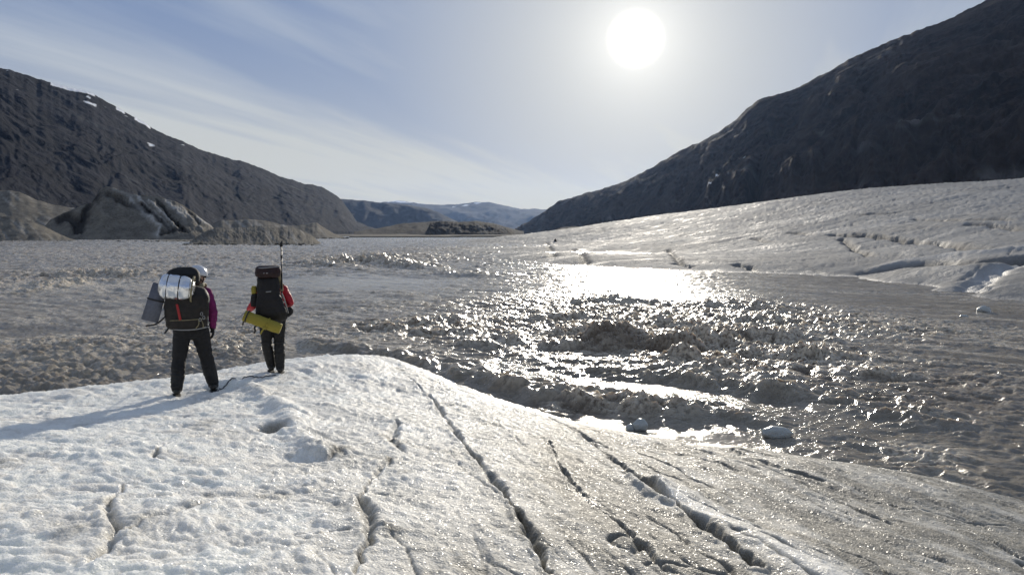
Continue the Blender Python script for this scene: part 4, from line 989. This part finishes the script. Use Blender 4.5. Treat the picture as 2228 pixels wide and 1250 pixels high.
strap('seam_piping', [(-.29, -.36, 1.06), (-.20, -.424, 1.065), (-.05, -.44, 1.065), (.10, -.432, 1.07), (.19, -.37, 1.07)], .006, M_KHAKI, PK, 1)
strap('seam_piping', [(-.26, -.30, .945), (-.15, -.39, .935), (0, -.402, .93), (.12, -.38, .94), (.18, -.30, .955)], .007, M_GREYSTRAP, PK, 1)
strap('gear_loop', [(.10, -.44, 1.065), (.095, -.45, 1.0), (.06, -.43, .95)], .006, M_KHAKI, PK, 1)
strap('gear_loop', [(.13, -.43, 1.06), (.15, -.43, 1.0), (.15, -.40, .95)], .006, M_KHAKI, PK, 1)
for (x, z) in ((.135, 1.14), (.16, 1.09), (.115, 1.065)):
    bm = bmesh.new(); tube(bm, [V(x + .014 * math.cos(t), -.45, z + .022 * math.sin(t)) for t in np.linspace(0, 2 * math.pi, 12, endpoint=False)], .004, 1, 6, True); from_bm('buckle', bm, M_METAL, PK)
strap('loose_strap', [(-.26, -.34, 1.16), (-.34, -.37, 1.08), (-.42, -.36, 1.02), (-.54, -.34, 1.00)], .011, M_STRAP, PK, .4)
strap('loose_strap', [(-.25, -.30, .98), (-.29, -.32, .93), (-.32, -.33, .89)], .011, M_STRAP, PK, .5)
strap('hip_wing', [(.16, -.22, .99), (.21, -.10, .98), (.215, .05, .97)], .028, M_GREYSTRAP, PK, .25)

SR = group_empty('silver_roll', BA + V(-.15, -.46, 1.495)); SR.rotation_euler = (0, R(8), R(-6)); lab(SR, 'shiny silver foil roll strapped across the brown backpack', 'mat roll')
bm = bmesh.new(); seg = 40; rings = []
for j, x in enumerate(np.linspace(-.215, .215, 22)):
    e = 1 - max(0, (abs(x) - .15) / .065) ** 2 * .42 if abs(x) > .15 else 1
    if x > .10: e *= 1 - (x - .10) / .115 * .38
    ring = []
    for k in range(seg):
        a = 2 * math.pi * k / seg; w = .010 * float(ridged(np.array([x * 9.0 + 4 * math.cos(a)]), np.array([a * 1.3]), 3, 31)[0]) - .012 * math.exp(-((x + .11) / .012) ** 2) - .012 * math.exp(-((x - .03) / .012) ** 2)
        ring.append(bm.verts.new((x, (.158 * e + w) * math.cos(a), (.158 * e + w) * math.sin(a))))
    rings.append(ring)
for A, B in zip(rings[:-1], rings[1:]):
    for k in range(seg): bm.faces.new((A[k], A[(k + 1) % seg], B[(k + 1) % seg], B[k]))
for ring, x in ((rings[0][::-1], -.195), (rings[-1], .20)):
    c_ = bm.verts.new((x, 0, 0))
    for k in range(seg): bm.faces.new((ring[k], ring[(k + 1) % seg], c_))
from_bm('foil_roll', bm, M_SILVER, SR)
for x in (-.11, .03): strap('tie_strap', ring_pts((x, 0, 0), .153, n=24), .009, M_STRAP, SR, .5, False, True)
strap('tie_strap', ring_pts((.185, .03, .0), .165, n=24), .012, M_KHAKI, SR, .6, False, True)

FM = group_empty('foam_mat', BA + V(-.42, -.33, 1.30)); FM.rotation_euler = (R(-4), R(17), 0); lab(FM, 'grey foam mat folded flat, hanging at the left side of the brown backpack', 'foam mat')
for k in range(3):
    bm = bmesh.new(); q = bmesh.ops.create_cube(bm, size=1)
    for v in bm.verts: v.co = V(v.co.x * .185 * (1 + .12 * (v.co.z < 0)), v.co.y * .022 + k * .026, v.co.z * .50)
    bmesh.ops.bevel(bm, geom=bm.edges[:], offset=.006, segments=2, affect='EDGES'); from_bm('panel', bm, M_GREYFOAM, FM)
strap('tie_strap', [(-.10, -.018, .03), (.10, -.018, .03), (.11, .03, .03), (.10, .072, .03), (-.10, .072, .03), (-.105, .03, .03)], .010, M_STRAP, FM, .5, False, True)

turn(BA, YAW_A, [PA, PK, SR, FM])
# ---- right walker
BB = stand(597, 811, 1.0)
footL = (-.045, .10); footR = (.09, .0); zl, zr = gz(BB, *footL), gz(BB, *footR)
JB = dict(pelvis=(-.01, 0, .90), chest=(0.0, .03, 1.20), neck=(.02, .07, 1.41), head=(.03, .12, 1.55), yaw=R(8), pitch=R(8),
    hipL=(-.11, 0, .86), hipR=(.08, 0, .86), kneeL=(-.105, .05, .46), kneeR=(.085, .03, .46), ankleL=(footL[0], footL[1], .10 + zl), ankleR=(footR[0], footR[1], .10 + zr), toeL=(-.06, .25, .055 + zl), toeR=(.12, .15, .055 + zr),
    shoulderL=(-.17, .04, 1.34), shoulderR=(.17, .04, 1.34), elbowL=(-.30, .02, 1.10), elbowR=(.265, .0, 1.13), wristL=(-.36, .20, 1.02), wristR=(.20, .22, 1.06),
    handL=((-.3, .9, -.1), (.6, 0, -.6), (.4, .2, .9), 1.4), handR=((-.5, .8, 0), (-.6, 0, -.6), (-.3, .2, .9), 1.2))
PB, HB = make_person('person', BB, JB)
lab(PB, 'walker in red jacket standing with feet together at the ice edge', 'person')
trousers(JB, M_BLACK, PB, .012, 13)
garment_top(JB, M_RED, PB, .016, 'jacket', .012, 15)
for s_ in 'LR': boot(JB, s_, PB)
for s_ in 'LR':
    a = V(*JB['ankle' + s_]); k = V(*JB['knee' + s_]); bm = bmesh.new(); chain(bm, [(a.lerp(k, 1.0), .080), (a.lerp(k, .6), .084), (a.lerp(k, .25), .074), (a + V(0, 0, .0), .066)])
    remesh('gaiter', bm, M_GAITER, .011, PB, 2, .010, 17, 16)
    bm = bmesh.new(); hd = JB['hand' + s_]; hand(bm, JB['wrist' + s_], hd[0], hd[1], hd[2], hd[3], 1.0, .005); w_ = V(*JB['wrist' + s_]); capsule(bm, w_, .038, w_ - V(*hd[0]).normalized() * .04, .042)
    remesh('glove', bm, M_BLACK if s_ == 'R' else M_GREYSTRAP, .006, PB, 1)
    strap('gaiter_strap', [V(k.x + .090 * math.cos(t), k.y + .090 * math.sin(t), k.z + .03) for t in np.linspace(0, 2 * math.pi, 18, endpoint=False)], .009, M_STRAP, PB, .5, False, True)
helmet(HB, M_HELMETR, PB)
bm = bmesh.new(); vs = ball(bm, (0, -.045, -.02), (.08, .07, .08))
for v in vs: v.co = HB @ v.co
remesh('hair', bm, M_HAIR, .010, PB, 1, .006, 21, 40)

PK = group_empty('backpack', BB); lab(PK, 'tall narrow black backpack with dark red lid, reaching above the helmet', 'backpack')
loft('pack_body', [(.84, -.015, -.18, .17, .10), (.90, -.015, -.20, .225, .14), (1.0, -.02, -.22, .235, .16), (1.15, -.045, -.23, .205, .16), (1.30, -.06, -.23, .165, .15), (1.50, -.065, -.22, .160, .14), (1.58, -.065, -.21, .155, .12)], M_PACKB, PK, seed=12, wr=.013)
loft('lid', [(1.55, -.065, -.24, .175, .16), (1.62, -.06, -.24, .19, .175), (1.70, -.055, -.23, .185, .165), (1.735, -.05, -.22, .17, .14)], M_LIDRED, PK, seed=15, wr=.012)
strap('lid_trim', [(-.245, -.28, 1.70), (-.15, -.402, 1.705), (0, -.405, 1.715), (.125, -.30, 1.715)], .007, M_GREYSTRAP, PK, 1)
strap('label_patch', [(-.10, -.378, 1.335), (-.06, -.383, 1.337), (-.02, -.378, 1.342)], .007, M_GREYSTRAP, PK, .4)
strap('label_patch', [(-.13, -.418, 1.625), (-.11, -.418, 1.625)], .007, M_GREYSTRAP, PK, .4, False); strap('label_patch', [(-.09, -.418, 1.625), (-.06, -.418, 1.625)], .007, M_GREYSTRAP, PK, .4, False)
strap('side_strap', [(.10, -.30, 1.60), (.115, -.22, 1.50), (.135, -.20, 1.42), (.14, -.23, 1.33)], .024, M_KHAKI, PK, .4)
strap('side_strap', [(.14, -.28, 1.30), (.175, -.26, 1.20), (.205, -.24, 1.08), (.23, -.20, .98)], .010, M_GREYSTRAP, PK, .5)
strap('side_strap', [(-.22, -.22, 1.44), (-.235, -.20, 1.38), (-.24, -.18, 1.33)], .012, M_GREYSTRAP, PK, .5)
loft('side_pocket', [(1.10, -.285, -.20, .045, .06), (1.20, -.275, -.20, .05, .07), (1.30, -.27, -.20, .04, .06)], M_PACKB, PK, seed=33, wr=.008)
loft('yellow_bundle', [(1.27, -.275, -.19, .036, .05), (1.36, -.275, -.19, .040, .055), (1.42, -.275, -.19, .036, .05)], M_YELLOW, PK, seed=35, wr=.004)
strap('shoulder_strap', [(.10, -.12, 1.38), (.14, -.02, 1.42), (.15, .08, 1.38), (.13, .16, 1.22)], .028, M_STRAP, PK, .3)
strap('shoulder_strap', [(-.10, -.12, 1.38), (-.13, -.02, 1.42), (-.14, .08, 1.38), (-.12, .16, 1.22)], .028, M_STRAP, PK, .3)
strap('hip_loop', [(.20, -.10, 1.04), (.27, -.12, 1.05), (.29, -.12, .99), (.25, -.12, .94), (.20, -.12, .92)], .020, M_STRAP, PK, .6)
loft('hip_pouch', [(.93, .225, -.08, .055, .05), (1.0, .235, -.08, .062, .06), (1.05, .23, -.08, .05, .05)], M_PACKB, PK, seed=37, wr=.01)
strap('loose_strap', [(-.40, -.26, 1.02), (-.42, -.28, .98), (-.435, -.28, .90), (-.45, -.28, .82)], .011, M_STRAP, PK, .6)
strap('loose_strap', [(-.24, -.2, .80), (-.28, -.22, .77), (-.27, -.22, .72), (-.29, -.22, .68)], .014, M_STRAP, PK, .6)
strap('hip_belt', [V(-.01 + .20 * math.cos(t), .16 * math.sin(t), .96) for t in np.linspace(0, 2 * math.pi, 24, endpoint=False)], .032, M_STRAP, PK, .3, False, True)
YR = group_empty('sleeping_pad', BB + V(-.155, -.42, .875)); YR.rotation_euler = (0, R(22), R(-8)); lab(YR, 'yellow foam sleeping pad rolled up and slung slantwise under the black backpack', 'sleeping pad')
spiral_roll('rolled_foam', .58, .02, .092, 5, .011, M_YELLOW, YR)
for x in (-.24, .08):
    strap('tie_strap', ring_pts((x, 0, 0), .097, n=20), .010, M_YELLOW if x > 0 else M_STRAP, YR, .4, False, True)
strap('strap_tail', [(.07, -.098, -.04), (.05, -.09, -.12), (.045, -.085, -.17)], .012, M_YELLOW, YR, .4)

# slim dark pole upright on the black pack
TP = group_empty('upright_pole', BB + V(.135, -.22, 1.0)); TP.rotation_euler = (0, R(.6), 0); lab(TP, 'slim dark pole standing upright along the right side of the black backpack', 'pole')
bm = bmesh.new(); tube(bm, [(0, 0, 0), (0, 0, 1.02)], .011, 1, 10); from_bm('shaft', bm, M_POLE, TP)
bm = bmesh.new(); tube(bm, [(0, 0, .38), (0, 0, .62)], .014, 1, 10); from_bm('grip', bm, M_SOLE, TP); bm = bmesh.new(); tube(bm, [(0, 0, .85), (0, 0, .90)], .0135, 1, 10); from_bm('collar', bm, M_SOLE, TP)
bm = bmesh.new(); ring = []
for (z, rx, ry, ox) in ((1.02, .013, .012, 0), (1.035, .024, .014, 0), (1.07, .024, .014, 0), (1.10, .014, .010, .008), (1.125, .004, .004, .014)):
    ring.append([bm.verts.new((ox + rx * math.cos(a), ry * math.sin(a), z)) for a in np.linspace(0, 2 * math.pi, 10, endpoint=False)])
for A, B in zip(ring[:-1], ring[1:]):
    for k in range(10): bm.faces.new((A[k], A[(k + 1) % 10], B[(k + 1) % 10], B[k]))
bm.faces.new(ring[0][::-1]); bm.faces.new(ring[-1]); from_bm('pole_tip', bm, M_SOLE, TP)
# trekking pole in the left hand
HP = group_empty('trekking_pole', BB + V(-.36, .26, 1.03)); lab(HP, 'thin grey trekking pole held out in the left hand of the red walker', 'trekking pole')
bm = bmesh.new(); tube(bm, [(.04, -.0, .03), (-.04, .0, -.045)], .016, 1, 10); from_bm('grip', bm, M_SOLE, HP)
bm = bmesh.new(); tube(bm, [(-.04, 0, -.045), (-.42, .12, -.34)], .008, 1, 8); tube(bm, [(-.42, .12, -.34), (-.72, .22, -.57)], .006, 1, 8); from_bm('shaft', bm, M_GREYPOLE, HP)
bm = bmesh.new(); tube(bm, [(-.66, .20, -.523), (-.672, .204, -.531)], .035, 1, 14); from_bm('basket', bm, M_SOLE, HP)

turn(BB, YAW_B, [PB, PK, YR, TP, HP])
# ---- rope on the ice between them
rp = []
for (a, b) in ((463, 853), (476, 849), (496, 841), (512, 833), (528, 824), (548, 820), (566, 821), (584, 817), (600, 815)):
    x, y, z = [float(q) for q in ice_hit(a, b)]; rp.append(V(x, y, ground(x, y) + .012))
rp2 = smoothline(rp, 8)
for v in rp2: v.z = ground(v.x, v.y) + .010
bm = bmesh.new(); tube(bm, rp2, .0085, 1, 8); RO = from_bm('rope', bm, M_ROPE); lab(RO, 'dark climbing rope lying on the ice between the two walkers', 'rope')

# ---- drifting ice
mi, gi = newmat('clear_ice'); tci = gi.n('ShaderNodeTexCoord').outputs['Object']; ni = gi.noise(tci, 9, 4, .6)
setp(gi, Base_Color=gi.mix(ni, (0.36, 0.37, 0.35), (0.52, 0.53, 0.50)), Roughness=.22, IOR=1.31, Subsurface_Weight=.6, Subsurface_Scale=.08)
gi.pr.inputs['Subsurface Radius'].default_value = (.8, 1, 1.1); setp(gi, Normal=bump(gi, ni, .02, .6))
def chunk(px, py, r, seed, label, sub=4, facet=.25, lobes=None, mat=mi, name='ice_chunk', cat='ice chunk', zoff=0.0, at=None, rot=0):
    bm = bmesh.new(); bmesh.ops.create_icosphere(bm, subdivisions=sub, radius=1)
    rnd = random.Random(seed); pl = [(Vector((rnd.gauss(0, 1), rnd.gauss(0, 1), rnd.gauss(0, .8))).normalized(), rnd.uniform(1 - facet, 1.0)) for _ in range(14)]
    for v in bm.verts:
        for n_, d_ in pl:
            k = v.co.dot(n_)
            if k > d_: v.co -= n_ * (k - d_) * .85
        w = 1 + .04 * math.sin(v.co.x * 5 + seed) * math.cos(v.co.y * 4 + v.co.z * 6) + .015 * math.sin(v.co.x * 17 + v.co.z * 13 + seed)
        v.co = Vector((v.co.x * r[0] * w, v.co.y * r[1] * w, v.co.z * r[2] * w))
    if lobes:
        for (ox, oz, s_) in lobes:
            b2 = bmesh.ops.create_icosphere(bm, subdivisions=3, radius=1)
            for v in b2['verts']: v.co = Vector((v.co.x * r[0] * s_ + ox, v.co.y * r[1] * s_, v.co.z * r[2] * s_ + oz))
    o = from_bm(name, bm, mat); p = at if at is not None else W(px, py, 0.02)
    o.location = (float(p[0]), float(p[1]), float(p[2]) + zoff); o.rotation_euler = (0, 0, rot)
    lab(o, label, cat, None); return o
chunk(1392, 930, (.135, .12, .13), 4, 'small pointed grey ice chunk drifting near the ice edge in the sun glare', lobes=[(-.15, -.045, .62)], zoff=.03)
chunk(1690, 946, (.235, .16, .115), 9, 'smooth pale oval ice block drifting beyond the foreground ice, right of the pointed chunk', facet=.12, zoff=.035, rot=-.2)
chunk(2141, 678, (.28, .25, .20), 14, 'small white ice lump drifting alone on the smooth water at far right', facet=.3, zoff=.05)
chunk(2098, 688, (.16, .14, .07), 17, 'tiny low ice fragment awash left of the white lump at far right', facet=.3, zoff=.0)
q = gl_hit(1208, 527); chunk(0, 0, (.42, .5, .75), 21, 'dark upright boulder on the low toe of the far glacier', 3, .3, mat=M_ROCK, name='boulder', cat='rock', at=q, zoff=.35)
q = gl_hit(1192, 526); chunk(0, 0, (.55, .5, .22), 23, 'low flat dark stone beside the upright boulder on the far glacier', 3, .3, mat=M_ROCK, name='boulder', cat='rock', at=q, zoff=.10)

# ---- spray thrown up by the rapids
rng = np.random.default_rng(3); pts = []
def spray_at(px, py, n, sx_, sy_, h):
    x, y, _ = W(px, py); 
    X_ = x + rng.normal(0, sx_, n); Y_ = y + .3 + rng.normal(0, sy_, n); z0 = river_surface(X_, Y_)[0]
    pts.append(np.stack([X_, Y_, z0 + np.abs(rng.exponential(h, n))], -1))
for a, b, n, u1, u2, h in ((1340, 755, 500, .9, .3, .07), (1300, 748, 200, .5, .3, .08), (1110, 745, 150, .3, .2, .07), (1480, 760, 250, .6, .3, .06), (1560, 745, 200, .6, .3, .05), (825, 775, 130, .12, .2, .09), (740, 735, 120, .2, .3, .05), (900, 785, 160, .4, .2, .04),
                           (1000, 808, 220, .5, .2, .04), (1120, 840, 250, .5, .2, .04), (1240, 868, 250, .5, .15, .035), (1360, 890, 250, .5, .15, .03), (1450, 900, 200, .5, .15, .03), (1400, 800, 250, .8, .3, .04), (1650, 845, 200, .8, .3, .04), (480, 750, 200, .4, .8, .04), (860, 560, 160, 4, 2, .2), (180, 608, 150, 4, 1.5, .15), (1700, 730, 300, 1.5, 1, .05), (1000, 710, 200, 1.2, .8, .05)):
    spray_at(a, b, n, u1, u2, h)
pts = np.concatenate(pts); n = len(pts)
T = np.array([[1, 1, 1], [1, -1, -1], [-1, 1, -1], [-1, -1, 1]]) * .57
sz = rng.uniform(.004, .012, n) * np.clip(np.hypot(pts[:, 0], pts[:, 1]) / 22, .7, 3)
co = (pts[:, None, :] + T[None] * sz[:, None, None]).reshape(-1, 3)
F = (np.array([[0, 1, 2], [0, 2, 3], [0, 3, 1], [1, 3, 2]])[None] + 4 * np.arange(n)[:, None, None]).reshape(-1, 3)
me = bpy.data.meshes.new('spray'); me.from_pydata(co.tolist(), [], F.tolist()); me.update()
M_SPRAY = simple('spray_droplets', (0.75, 0.73, 0.68), 0.3)
sp = link('spray', me, M_SPRAY); sp['kind'] = 'stuff'; sp['label'] = 'water droplets flung up above the rapids'
